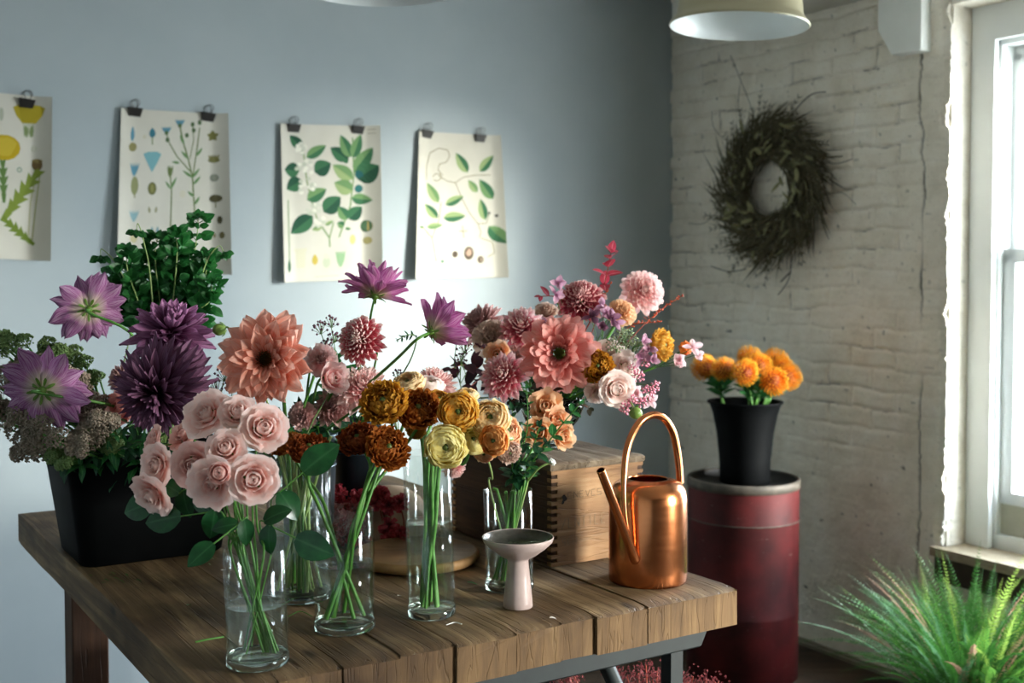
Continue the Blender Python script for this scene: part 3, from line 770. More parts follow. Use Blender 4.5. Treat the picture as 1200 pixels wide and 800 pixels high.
# ------------------------------------------------------------------ posters
M['paper'] = simple('old_paper', '#d0ccbf', '#c6c2b4', .85, scale=6, spec=.15)
inks = {}
def ink(h):
    if h not in inks: inks[h] = simple('ink_' + h[1:], h, None, .85, spec=.1)
    return inks[h]
class Art:
    """printed shapes in the poster's own x,y (0..1, y down)"""
    def __init__(s, conv): s.conv = conv; s.tris = []; s.k = 0
    def poly(s, pts, c):
        s.tris.append((c, [s.conv(*p) for p in pts]))
    def leaf(s, x0, y0, x1, y1, w, c, c2=None):
        n = 7; L = []; R_ = []; dx, dy = x1 - x0, y1 - y0; l = math.hypot(dx, dy); nx, ny = -dy / l, dx / l
        for i in range(n + 1):
            t = i / n; ww = w / 2 * (math.sin(pi * t ** .8)) ** .8 if 0 < t < 1 else 0
            L.append((x0 + dx * t + nx * ww, y0 + dy * t + ny * ww)); R_.append((x0 + dx * t - nx * ww, y0 + dy * t - ny * ww))
        mid = [(x0 + dx * i / n, y0 + dy * i / n) for i in range(n + 1)]
        for i in range(n):
            s.poly([mid[i], mid[i + 1], L[i + 1], L[i]], c); s.poly([mid[i], R_[i], R_[i + 1], mid[i + 1]], c2 or c)
    def circ(s, x, y, rx, ry=None, c='#333333'):
        ry = ry or rx; s.poly([(x + rx * math.cos(2 * pi * i / 14), y + ry * math.sin(2 * pi * i / 14)) for i in range(14)], c)
    def line(s, pts, w, c):
        for (xa, ya), (xb, yb) in zip(pts, pts[1:]):
            l = math.hypot(xb - xa, yb - ya) or 1; nx, ny = -(yb - ya) / l * w / 2, (xb - xa) / l * w / 2
            k = max(1, int(l / 40))
            for i in range(k):
                a, b = i / k, (i + 1) / k
                p = lambda t: (xa + (xb - xa) * t, ya + (yb - ya) * t)
                (x0, y0), (x1, y1) = p(a), p(b)
                s.poly([(x0 + nx, y0 + ny), (x1 + nx, y1 + ny), (x1 - nx, y1 - ny), (x0 - nx, y0 - ny)], c)
def poster(tl, tr, br, bl, label, curlL=.016, curlR=.05, foldR=.86, art=None, clips=()):
    c = [back(*p) for p in (tl, tr, br, bl)]
    def wall(x, y):
        a = [lerp(c[0][i], c[1][i], x) for i in (0, 1)]; b = [lerp(c[3][i], c[2][i], x) for i in (0, 1)]
        return lerp(a[0], b[0], y), lerp(a[1], b[1], y)
    def off(x, y):
        o = .006 + .004 * y
        if x > foldR: o += curlR * ((x - foldR) / (1 - foldR)) ** 1.3 * (.55 + .45 * y)
        if x < .14: o += curlL * ((.14 - x) / .14) ** 1.3 * (.4 + .8 * y)
        o += .004 * math.sin(3 * x + 2 * y) * y
        return o
    def P(x, y, e=0):
        q, z = wall(x, y); return B(q, z, -(off(x, y) + e))
    t = thing('botanical_poster', P(.5, 0), label, 'poster', 'botanical posters clipped to the wall')
    mb = MB(); nx, ny = 40, 24; g = [[P(i / nx, j / ny, .0004) for i in range(nx + 1)] for j in range(ny + 1)]
    mb.grid(g); g2 = [[P(i / nx, j / ny) for i in range(nx + 1)] for j in range(ny + 1)]; mb.grid([r[::-1] for r in g2])
    edge = lambda G: G[0] + [r[-1] for r in G[1:]] + G[-1][::-1][1:] + [r[0] for r in G[::-1]][1:]
    mb.grid([edge(g2), edge(g)], sm=False); sheet = mb.build('paper_sheet', M['paper'], t)
    cols = sorted({c_ for c_, _ in art.tris}); mb = MB(); e = 0
    for i, (c_, pts) in enumerate(art.tris):
        pp = [P(max(.004, min(.996, x)), max(.004, min(.996, y)), .0007 + .0000012 * i) for x, y in pts]
        mb.add(pp, [tuple(range(len(pp)))], None, cols.index(c_), False)
    mb.build('printed_illustration', [ink(c_) for c_ in cols], sheet)
    return P
G1, G2, G3, G4 = '#3f6b4c', '#6d8f5f', '#2f5340', '#93a673'
# poster 1: dandelion
cv = lambda x, y: ((x + 195) / 375, (y - 95 - .03 * x) / 590)
A = Art(cv)
A.poly([(40, 142), (60, 133), (98, 130), (140, 133), (157, 142), (147, 170), (125, 197), (75, 197), (52, 170)], '#a9982f')
for i in range(5): A.line([(80 + i * 9, 197), (84 + i * 8, 245)], 3, '#8f9a72')
A.leaf(88, 205, 92, 250, 16, '#7e8d60'); A.leaf(112, 205, 108, 250, 16, '#7e8d60')
A.circ(12, 288, 58, 46, '#b39a25'); A.circ(14, 284, 46, 35, '#bfa83a')
def jag(x0, y0, x1, y1, w, c, n=6):
    dx, dy = x1 - x0, y1 - y0; l = math.hypot(dx, dy); nx, ny = -dy / l, dx / l
    for sgn in (1, -1):
        for i in range(n):
            t0, t1 = i / n, (i + 1) / n; ww = w / 2 * math.sin(pi * (.12 + .8 * (i + .5) / n)) 
            A.poly([(x0 + dx * t0, y0 + dy * t0), (x0 + dx * (t0 - .04) + sgn * nx * ww, y0 + dy * (t0 - .04) + sgn * ny * ww), (x0 + dx * t1 + sgn * nx * w * .12, y0 + dy * t1 + sgn * ny * w * .12), (x0 + dx * t1, y0 + dy * t1)], c)
jag(140, 365, 5, 550, 66, '#7a8a3c'); jag(8, 540, 125, 632, 46, '#6f8237'); jag(5, 335, 12, 485, 40, '#5f7a45', 5); jag(-60, 330, -110, 560, 60, '#6f8237')
A.line([(142, 370), (128, 500), (118, 615)], 5, '#a0a070'); A.line([(130, 370), (110, 480), (104, 600)], 4, '#a0a070')
A.circ(131, 345, 19, 22, '#6d5a3a'); A.circ(131, 332, 19, 8, '#8b7b50'); A.circ(67, 365, 10, 10, '#8b9a8c'); A.circ(67, 365, 5, 5, '#c9c6b0')
A.circ(-2, 170, 9, 24, '#a9ab99'); A.circ(120, 288, 12, 12, '#c4c3b0'); A.line([(-60, 300), (-66, 640)], 6, '#8f9a62'); A.circ(-70, 230, 50, 40, '#b39a25')
poster((-62, 103), (59, 115), (56, 306), (-64, 300), 'dandelion poster at the left edge, with yellow flower heads', art=A, curlR=.05, foldR=.82)
# poster 2: blue thistle and cornflower plate
cv = lambda x, y: ((x - 430) / 380, (y - 138 - (x - 435) * .08) / 597)
A = Art(cv)
Bc, Tc, Ol = '#5f8fa0', '#3f7583', '#8a8558'
A.leaf(473, 262, 474, 205, 14, Bc); A.circ(475, 282, 14, 17, Ol); A.leaf(543, 250, 542, 212, 22, Tc); A.line([(543, 248), (543, 275)], 4, '#7b8a60')
A.poly([(512, 308), (530, 301), (560, 301), (575, 310), (560, 345), (543, 377), (528, 345)], '#79a9ae')
for i in range(5): A.leaf(482, 392, 468 + i * 8, 340, 7, Bc)
A.circ(485, 425, 13, 34, '#8f9268'); A.line([(486, 455), (486, 470)], 4, Ol); A.circ(545, 437, 15, 24, '#6d6f45'); A.circ(545, 437, 6, 17, '#8b8a55')
for i in range(6): A.leaf(485, 560, 468 + i * 7, 515, 6, '#8fb0b4')
A.circ(487, 617, 13, 20, '#c3ba90'); A.leaf(538, 528, 535, 503, 9, '#9c9a7b'); A.leaf(558, 528, 561, 503, 9, '#9c9a7b')
for x in (547, 566): A.leaf(x, 612, x, 577, 9, '#6d98a0'); A.circ(x, 618, 5, 7, Ol)
A.line([(604, 365), (612, 440), (610, 600)], 4, '#6e7d4f')
for x in (598, 606, 616): A.leaf(606, 398, x, 352, 9, '#6e7d4f')
A.leaf(609, 440, 630, 395, 9, G2); A.leaf(609, 440, 590, 410, 8, G2)
A.line([(695, 540), (690, 470), (686, 400), (670, 330), (650, 260), (640, 205)], 5, '#6e7d4f'); A.line([(686, 400), (700, 310), (712, 215)], 4, '#6e7d4f'); A.line([(680, 380), (630, 320), (598, 262), (592, 228)], 4, '#6e7d4f')
A.line([(676, 330), (690, 260), (686, 205)], 3, '#6e7d4f')
for x, y in ((592, 222), (640, 196)):
    for i in range(6): A.leaf(x, y + 12, x + (i - 2.5) * 7, y - 12, 8, Bc)
    A.circ(x, y + 10, 7, 8, '#566b4a')
for x, y in ((665, 243), (596, 258), (686, 203), (712, 197), (690, 225)): A.circ(x, y, 7, 9, '#566b4a')
for x0, y0, x1, y1 in ((686, 400, 650, 372), (686, 400, 712, 365), (690, 470, 668, 450), (690, 425, 715, 395), (670, 330, 645, 300), (640, 345, 612, 340), (700, 320, 722, 290), (655, 275, 640, 240), (694, 500, 712, 470)): A.leaf(x0, y0, x1, y1, 10, G2)
for i in range(5):
    a = 2 * pi * i / 5 - pi / 2; A.leaf(759, 248, 759 + 21 * math.cos(a), 248 + 21 * math.sin(a), 15, '#7a7848')
for i in range(4): A.leaf(762, 348, 744 + i * 12, 318, 11, '#8a8558')
A.circ(762, 338, 20, 9, '#77754a'); A.circ(763, 403, 15, 14, '#8c8f80'); A.circ(763, 403, 7, 7, '#b6b39a'); A.circ(767, 480, 21, 14, '#57533a'); A.line([(767, 490), (767, 515)], 3, '#77754a')
A.circ(779, 560, 8, 15, '#4d4a35'); A.circ(785, 617, 8, 13, '#6d6547'); A.circ(763, 617, 5, 8, '#8d8563'); A.circ(651, 460, 11, 14, '#cac5b0'); A.circ(515, 245, 6, 8, '#c5c0a8')
poster((141, 127), (264, 134), (266, 322), (134, 316), 'blue cornflower and thistle poster behind the leafy green bunch', art=A, curlL=.022, curlR=.048, foldR=.85)
# poster 3: coffee-like branch with big leaves
cv = lambda x, y: ((x - 82) / 356, (y - 198 - (x - 82) * .03) / 565)
A = Art(cv)
A.line([(165, 300), (175, 400), (190, 470), (212, 545)], 6, '#8a9a70'); A.line([(345, 250), (350, 380), (335, 500), (292, 612)], 6, '#7c9467')
A.line([(258, 645), (256, 612), (228, 570)], 6, '#7c9467'); A.line([(257, 612), (272, 556)], 5, '#7c9467')
for a in ((160, 285, 116, 240, 38, 0), (175, 320, 247, 277, 40, 1), (150, 365, 93, 362, 54, 0), (203, 372, 264, 342, 62, 0), (158, 400, 100, 432, 56, 0), (175, 472, 247, 435, 50, 1), (235, 518, 299, 465, 66, 0), (196, 530, 113, 590, 62, 0),
          (330, 332, 262, 285, 50, 0), (337, 322, 300, 240, 42, 1), (345, 325, 376, 238, 42, 1), (350, 378, 415, 288, 55, 1), (362, 402, 432, 355, 80, 0), (345, 402, 270, 348, 52, 2), (345, 445, 275, 412, 56, 2), (340, 470, 413, 482, 42, 1), (330, 548, 380, 503, 52, 0), (325, 548, 290, 500, 42, 1), (312, 572, 286, 558, 28, 1), (315, 580, 338, 583, 12, 1), (228, 572, 192, 580, 20, 2), (240, 565, 272, 550, 14, 2)):
    cc_ = ((G3, G1), (G1, G2), (G2, G4))[a[5]]; A.leaf(*a[:5], *cc_)
ar = random.Random(3)
for x, y, r_ in ((160, 290, 20), (170, 360, 30), (175, 425, 30), (200, 500, 27), (222, 552, 18)):
    for i in range(14):
        a = ar.random() * 6.28; q = ar.random() ** .5 * r_; A.circ(x + q * math.cos(a), y + q * math.sin(a), 8, 7, ar.choice(['#d9d7c8', '#c3c4b4', '#b9bda9', '#e0decf']))
A.circ(370, 385, 17, 16, '#2c5b5c'); A.circ(367, 437, 16, 15, '#356a68'); A.circ(393, 575, 20, 22, '#4f6b4f'); A.circ(400, 575, 13, 18, '#b5a064'); A.circ(344, 622, 11, 18, '#c6bd80'); A.circ(397, 628, 14, 14, '#a39a68'); A.circ(320, 335, 9, 9, G1)
A.line([(105, 470), (106, 720)], 4, G2); A.leaf(105, 730, 105, 680, 13, G1)
A.poly([(125, 645), (175, 645), (168, 660), (165, 715), (135, 715), (132, 660)], '#cfcbb2'); A.leaf(202, 708, 202, 668, 22, '#c2ae55'); A.circ(245, 700, 14, 20, '#b9c0a6'); A.leaf(245, 690, 243, 665, 14, '#c9ccb4')
for i in range(5): A.leaf(298, 722, 280 + i * 9, 660, 12, '#8fae86')
for y in (222, 236): A.line([(398, y), (425, y)], 3, '#a09a86')
A.line([(200, 750), (290, 750)], 2, '#b5b09c')
poster((327, 145), (441, 148), (441, 327), (329, 331), 'poster of a fruiting branch with big dark green leaves and white blossom', art=A, curlL=.022, curlR=.052, foldR=.84)
# poster 4: climbing tendril
cv = lambda x, y: ((x - 572) / 305, (y - 230 - (x - 583) * .04) / 518)
A = Art(cv)
tw_ = '#8b8468'
for L_ in ([(607, 400), (606, 350), (618, 305), (650, 288), (682, 295), (690, 315), (678, 338), (652, 345), (648, 365), (665, 385)], [(630, 390), (640, 378), (655, 380), (660, 395), (645, 405), (632, 400)], [(650, 385), (680, 405), (710, 411), (740, 392), (785, 385), (840, 385)], [(710, 411), (735, 470), (760, 520), (790, 560), (800, 590), (795, 610)], [(790, 560), (820, 560), (832, 525)], [(660, 480), (655, 540), (632, 605), (648, 692)], [(632, 605), (600, 568)], [(800, 612), (840, 628), (846, 668), (822, 682)], [(605, 660), (612, 690)], [(735, 565), (740, 610)], [(722, 585), (752, 585)]): A.line(L_, 3, tw_)
for a in ((756, 376, 712, 305, 38, 1), (800, 372, 853, 314, 36, 1), (847, 472, 798, 400, 42, 0), (790, 447, 757, 402, 28, 2), (652, 482, 609, 410, 32, 2), (675, 489, 740, 459, 32, 1), (650, 537, 603, 484, 30, 1), (668, 535, 747, 530, 36, 1), (613, 566, 668, 560, 22, 2), (816, 548, 800, 470, 34, 1), (828, 570, 882, 636, 48, 0), (604, 568, 580, 565, 10, 1)):
    cc_ = ((G1, G2), (G1, G4), (G2, G4))[a[5]]; A.leaf(*a[:5], *cc_)
A.circ(710, 667, 10, 12, '#5d5348'); A.circ(757, 665, 17, 24, '#5d5348'); A.circ(757, 662, 10, 14, '#b79a86'); A.circ(797, 690, 11, 13, '#6b5f52'); A.circ(797, 690, 6, 7, '#b7a58c'); A.circ(668, 690, 5, 6, '#4f7f63'); A.circ(832, 522, 4, 5, '#3c3c38'); A.circ(855, 533, 5, 5, '#3c3c38')
A.line([(700, 738), (775, 738)], 2, '#b5b09c')
poster((489, 154), (583, 159), (590, 325), (481, 327), 'climbing tendril poster nearest the room corner', art=A, curlL=.026, curlR=.036, foldR=.9)
# binder clips
M['clip'] = simple('dark_clip_steel', '#2b2a28', '#3a3835', .4, metal=.6)
M['wire'] = simple('clip_wire', '#55534e', None, .35, metal=.9)
def clip(u, v, label, ang=0):
    q, z = back(u, v); w = .024; t = thing('binder_clip', B(q, z, -.012), label, 'clip', 'binder clips holding the posters')
    C_ = Matrix.Translation(B(q, z, -.010)) @ Matrix((-DQ, -DB, V((0, 0, 1)))).transposed().to_4x4() @ Matrix.Rotation(ang, 4, 'Y')
    # local x right, y towards the room, z up
    mb = MB(); w2 = w * .8
    vs = [(-w, .013, .006), (w, .013, .006), (w2, .003, -.022), (-w2, .003, -.022), (-w, -.009, .006), (w, -.009, .006), (w2, .0, -.022), (-w2, .0, -.022)]
    mb.add([C_ @ V(p) for p in vs], [(0, 3, 2, 1), (4, 5, 6, 7), (0, 1, 5, 4), (2, 3, 7, 6), (1, 2, 6, 5), (0, 4, 7, 3)], None, 0, False); mb.build('clip_body', M['clip'], t)
    for yy in (.012, -.008):
        mb = MB(); pts = [(-.006, .8), (-.010, 1.6), (-.013, 2.6), (-.009, 3.4), (0, 3.7), (.009, 3.4), (.013, 2.6), (.010, 1.6), (.006, .8)]
        lean = .22 if yy > 0 else .05
        mb.tube([C_ @ V((x, yy + (k * .01 - .008) * lean, k * .0095 - .002)) for x, k in pts], .0011, 6); mb.build('wire_handle', M['wire'], t)
clip(31, 119, 'binder clip on the dandelion poster', .1)
clip(157, 129, 'left binder clip on the blue cornflower poster', .05); clip(243, 135, 'right binder clip on the blue cornflower poster', .1)
clip(343, 148, 'left binder clip on the fruiting branch poster', .0); clip(418, 150, 'right binder clip on the fruiting branch poster', .03)
clip(499, 155, 'left binder clip on the climbing tendril poster', .12); clip(561, 160, 'right binder clip on the climbing tendril poster', .03)
# ------------------------------------------------------------------ flower shapes (unit radius, axis +Z, heart at the origin)
def petal(mb, R_, L, Wd, th, el, r0, z0, curl, cup, kind='point', nu=4, nv=6, m=0, ruf=0., twist=0.):
    ct, st = math.cos(th), math.sin(th); P = []; r, z = r0, z0; e = math.radians(el); dc = math.radians(curl) / nv
    ph = R_.random() * 9
    for i in range(nv + 1):
        t = i / nv
        if kind == 'point': w = (max(t, .02) ** .55) * (max(0, 1 - t) ** .5) * 1.45
        elif kind == 'dahl': w = (.25 + .75 * math.sin(pi * min(1, t * .78))) * (max(0, 1 - t ** 4) ** .75)
        elif kind == 'round': w = (.22 + .78 * math.sin(pi * min(1, t * .62))) * (1 - t ** 5 * .62)
        elif kind == 'spoon': w = (.3 + .7 * t) * (1 - t ** 6 * .75)
        else: w = (.15 + .95 * t ** .8) * (1 - t ** 8 * .25)
        w = max(w, .05) * Wd
        row = []
        tw = twist * t
        for j in range(nu + 1):
            u = j / nu * 2 - 1
            lx = u * w / 2; h = cup * u * u * Wd * (.4 + .6 * (1 - t)) if kind != 'spoon' else cup * u * u * Wd
            if ruf: h += ruf * Wd * math.sin(u * 5 + ph + t * 4) * t
            # outward normal of petal surface at elevation e : (-sin e, cos e)
            rr = r - math.sin(e) * h; zz = z + math.cos(e) * h
            if tw: lx, zz = lx * math.cos(tw) - 0, zz + lx * math.sin(tw)
            row.append(V((rr * ct - lx * st, rr * st + lx * ct, zz)))
        P.append(row)
        r += math.cos(e) * L / nv; z += math.sin(e) * L / nv; e += dc
    mb.grid(P, m)
GA = 2.399963
def spiral_bloom(seed, n, L0, L1, W0, W1, e0, e1, curl0, curl1, cup, kind, pw=1., z1=.25, r_in=.06, ruf=0., jit=5, nu=4, nv=6, twist=0):
    R_ = random.Random(seed); mb = MB()
    for i in range(n):
        t = i / (n - 1); q = t ** pw
        petal(mb, R_, lerp(L0, L1, t) * R_.uniform(.93, 1.05), lerp(W0, W1, t) * R_.uniform(.9, 1.1), i * GA, lerp(e0, e1, q) + R_.uniform(-jit, jit), lerp(r_in, .02, t), z1 * t, lerp(curl0, curl1, t) + R_.uniform(-8, 8), cup, kind, nu, nv, 0, ruf, twist * R_.uniform(-1, 1))
    return mb
def ring_bloom(seed, rings, kind, cup, ruf=0, curlj=10, nu=4, nv=7, jit=4):
    R_ = random.Random(seed); mb = MB()
    for k, (n, L, Wd, el, r0, z0, curl) in enumerate(rings):
        a0 = R_.random() * 6
        for i in range(n):
            petal(mb, R_, L * R_.uniform(.9, 1.06), Wd * R_.uniform(.9, 1.12), a0 + 2 * pi * (i + R_.uniform(-.12, .12)) / n, el + R_.uniform(-jit, jit), r0, z0, curl + R_.uniform(-curlj, curlj), cup, kind, nu, nv, 0, ruf, R_.uniform(-.35, .35))
    for q_ in range(len(mb.v)):
        p_ = V(mb.v[q_]); mb.v[q_] = tuple(p_ + noise.noise_vector(p_ * 2.6 + V((seed, 0, 0))) * .055 * min(1, p_.length * 1.4) + noise.noise_vector(p_ * 9 + V((seed, 0, 0))) * .014)
    return mb
def cup_bloom(seed, layers, ruf=.04, nu=9, nv=8, ez=1., split=True):
    """concentric cupped petals; layers = (count, radius, phi0, phi1, height stretch, out curl, width factor)"""
    R_ = random.Random(seed); mb = MB(); a0 = 0
    for k, (n, Rk, p1, st, oc, wf) in enumerate(layers):
        a0 += 1.1 + R_.random()
        for i in range(n):
            th = a0 + 2 * pi * i / n + R_.uniform(-.15, .15); wid = 2 * pi / n * wf; P = []
            Rr = Rk * R_.uniform(.96, 1.05); ph = R_.random() * 9; pe = math.radians(p1 + R_.uniform(-4, 4)); tilt = R_.uniform(-.03, .03)
            sp_ = R_.uniform(.0, .07)
            for a in range(nv + 1):
                t = a / nv; phi = .12 + (pe - .12) * t; row = []
                for b in range(nu + 1):
                    u = b / nu * 2 - 1
                    wt = (.35 + .65 * math.sin(pi * min(1., .12 + t * .6))) * (1 - .0 * t)
                    ang = th + u * wid / 2 * wt
                    edge = 1 - .10 * abs(u) ** 3 * t
                    phb = phi * edge
                    rr = Rr * math.sin(phb) * (1 + sp_ * u * .9) ; zz = -Rr * math.cos(phb) * st
                    o = oc * max(0, t - .65) ** 1.4 * 3
                    rr += o * Rr * .55; zz -= o * Rr * .10
                    rw = ruf * math.sin(u * 6 + ph + 2 * t) * t * t
                    rr += rw * Rr; zz += rw * Rr * .8 + tilt * u
                    p_ = V((rr * math.cos(ang), rr * math.sin(ang), zz)); w_ = noise.noise_vector(p_ * 3.6 + V((k * 3, i * 5, seed))) * ((.05 + .9 * ruf) * Rk * (.3 + t))
                    p_ = p_ + w_ + noise.noise_vector(p_ * 11 + V((k, i, seed))) * (.03 * Rk * t * t * (1 + 16 * ruf))
                    row.append(p_)
                P.append(row)
            mb.grid(P)
    return mb
def calyx_mesh(n=9, L=.24, back=.08, w=.10, curl=-60, el=170, r=.12):
    """green sepals and receptacle on the back (negative Z) of a bloom"""
    R_ = random.Random(n); mb = MB()
    mb.lathe([(.005, -back - .08), (r * .5, -back - .07), (r * .8, -back), (r * .8, -back + .06), (.005, .02)], 14)
    for i in range(n):
        a = 2 * pi * i / n
        petal(mb, R_, L, w, a, -18 + (i % 2) * 14, r * .8, -back + .01, curl * .2 + (i % 2) * 60, .2, 'point', 2, 5)
    return mb
def disc_mesh(seed=2, n=70, r=.24, h=.12):
    R_ = random.Random(seed); mb = MB()
    for i in range(n):
        t = (i + .5) / n; q = r * math.sqrt(t)
        petal(mb, R_, .10 + .07 * t, .045, i * GA, 88 - 25 * t, q, .03 + h * (.3 + .7 * t * t) * .6, 30 + 40 * t, .5, 'spoon', 2, 3)
    mb.lathe([(r * 1.05, .0), (r, .04), (.01, .03)], 16)
    return mb

GREEN = leaf_mat('stem_green', '#41762c', '#5f9440', None, .15)
PALEG = leaf_mat('pale_stem_green', '#8aa860', '#a8bd76', None, .15)
M['calyx'] = leaf_mat('calyx_green', '#4a6b26', '#6f8f3a', None, .2)
PM = {
 'lilac': petal_mat('lilac_petal', '#e2e4ac', '#a05a92', '#7c3876', '#e8c8e0', .5, .28),
 'lilac2': petal_mat('bright_lilac_petal', '#dcd89a', '#b8549c', '#8e2a74', '#f0c4de', .5, .32),
 'plum': petal_mat('plum_petal', '#4b1636', '#7a3a66', '#a8709a', '#c79abd', .45, .25),
 'darkplum': petal_mat('dark_plum_petal', '#3c182b', '#5c2f49', '#7e5270', '#a27e98', .4, .15),
 'coral': petal_mat('coral_petal', '#d04a24', '#f49676', '#fbc0aa', '#fcd8ca', .5, .4),
 'coralpink': petal_mat('coral_pink_petal', '#b8383a', '#ea8078', '#f6b0a6', '#fbd0c8', .45, .4),
 'redwhite': petal_mat('red_white_petal', '#c02040', '#dc3456', '#fbe8e2', '#fbeae4', .4, .35, mp_=.70),
 'darkpink': petal_mat('crimson_pink_petal', '#8e1432', '#c23450', '#f3c8c4', '#f4d4d0', .3, .3, mp_=.72),
 'pinkwhite': petal_mat('pink_white_petal', '#c0203e', '#e05070', '#fae2dc', '#fbe8e4', .4, .4, mp_=.6),
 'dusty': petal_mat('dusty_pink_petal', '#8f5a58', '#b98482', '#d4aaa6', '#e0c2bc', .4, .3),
 'palepink': petal_mat('pale_pink_petal', '#ea8c96', '#f6b8b8', '#fde0dc', '#feece8', .5, .45),
 'rose': petal_mat('rose_petal', '#e08470', '#f9c4b6', '#fee6de', '#fff0ea', .4, .45, .06),
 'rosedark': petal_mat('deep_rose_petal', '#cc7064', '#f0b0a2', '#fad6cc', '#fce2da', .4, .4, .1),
 'whiterose': petal_mat('ivory_pink_rose_petal', '#eab0a8', '#f8d8d0', '#fdf0ea', '#fff8f4', .4, .45, .1),
 'rust': petal_mat('rust_petal', '#7a7a20', '#a8541c', '#c87a30', '#742c14', .5, .35, .4),
 'rustdark': petal_mat('dark_rust_petal', '#6a4c16', '#8f3c18', '#b05c2a', '#521e10', .5, .3, .4),
 'ochre': petal_mat('ochre_petal', '#66781c', '#b8801e', '#dca436', '#96481a', .5, .4, .3),
 'amber': petal_mat('amber_yellow_petal', '#9aa03a', '#ecca60', '#e8a42a', '#f6e48a', .45, .4, .15),
 'yellow': petal_mat('pale_yellow_petal', '#a0aa40', '#eed864', '#faf0a8', '#fcf6c8', .4, .45, .12),
 'cream': petal_mat('cream_petal', '#b8a850', '#f2de90', '#fcecc0', '#f6c08a', .35, .45, .12),
 'peach': petal_mat('peach_petal', '#c47c3c', '#f4ae78', '#fad0a8', '#fce0c4', .4, .4, .12),
 'orange': petal_mat('orange_petal', '#b8641c', '#f09440', '#f8b668', '#fcc888', .35, .4, .12),
 'beige': petal_mat('beige_petal', '#a07a66', '#c9a490', '#dcc0ae', '#e8d4c6', .4, .35, .2),
 'peachrose': petal_mat('peach_rose_petal', '#e0893c', '#f0ae72', '#f6cfa4', '#f8dcbc', .4, .45, .15),
 'lisi': petal_mat('peach_lisianthus_petal', '#c98f4a', '#ecb988', '#f4cda6', '#f8e0c4', .3, .45, .15),
}
M['disc'] = simple('dahlia_disc', '#5e3414', '#56501c', .6, scale=30)
M['disc_green'] = simple('green_disc', '#7c8a2c', '#5a6a20', .6, scale=30)
M['eye'] = leaf_mat('ranunculus_eye', '#5a6a2a', '#3c4a1c', None, .1)

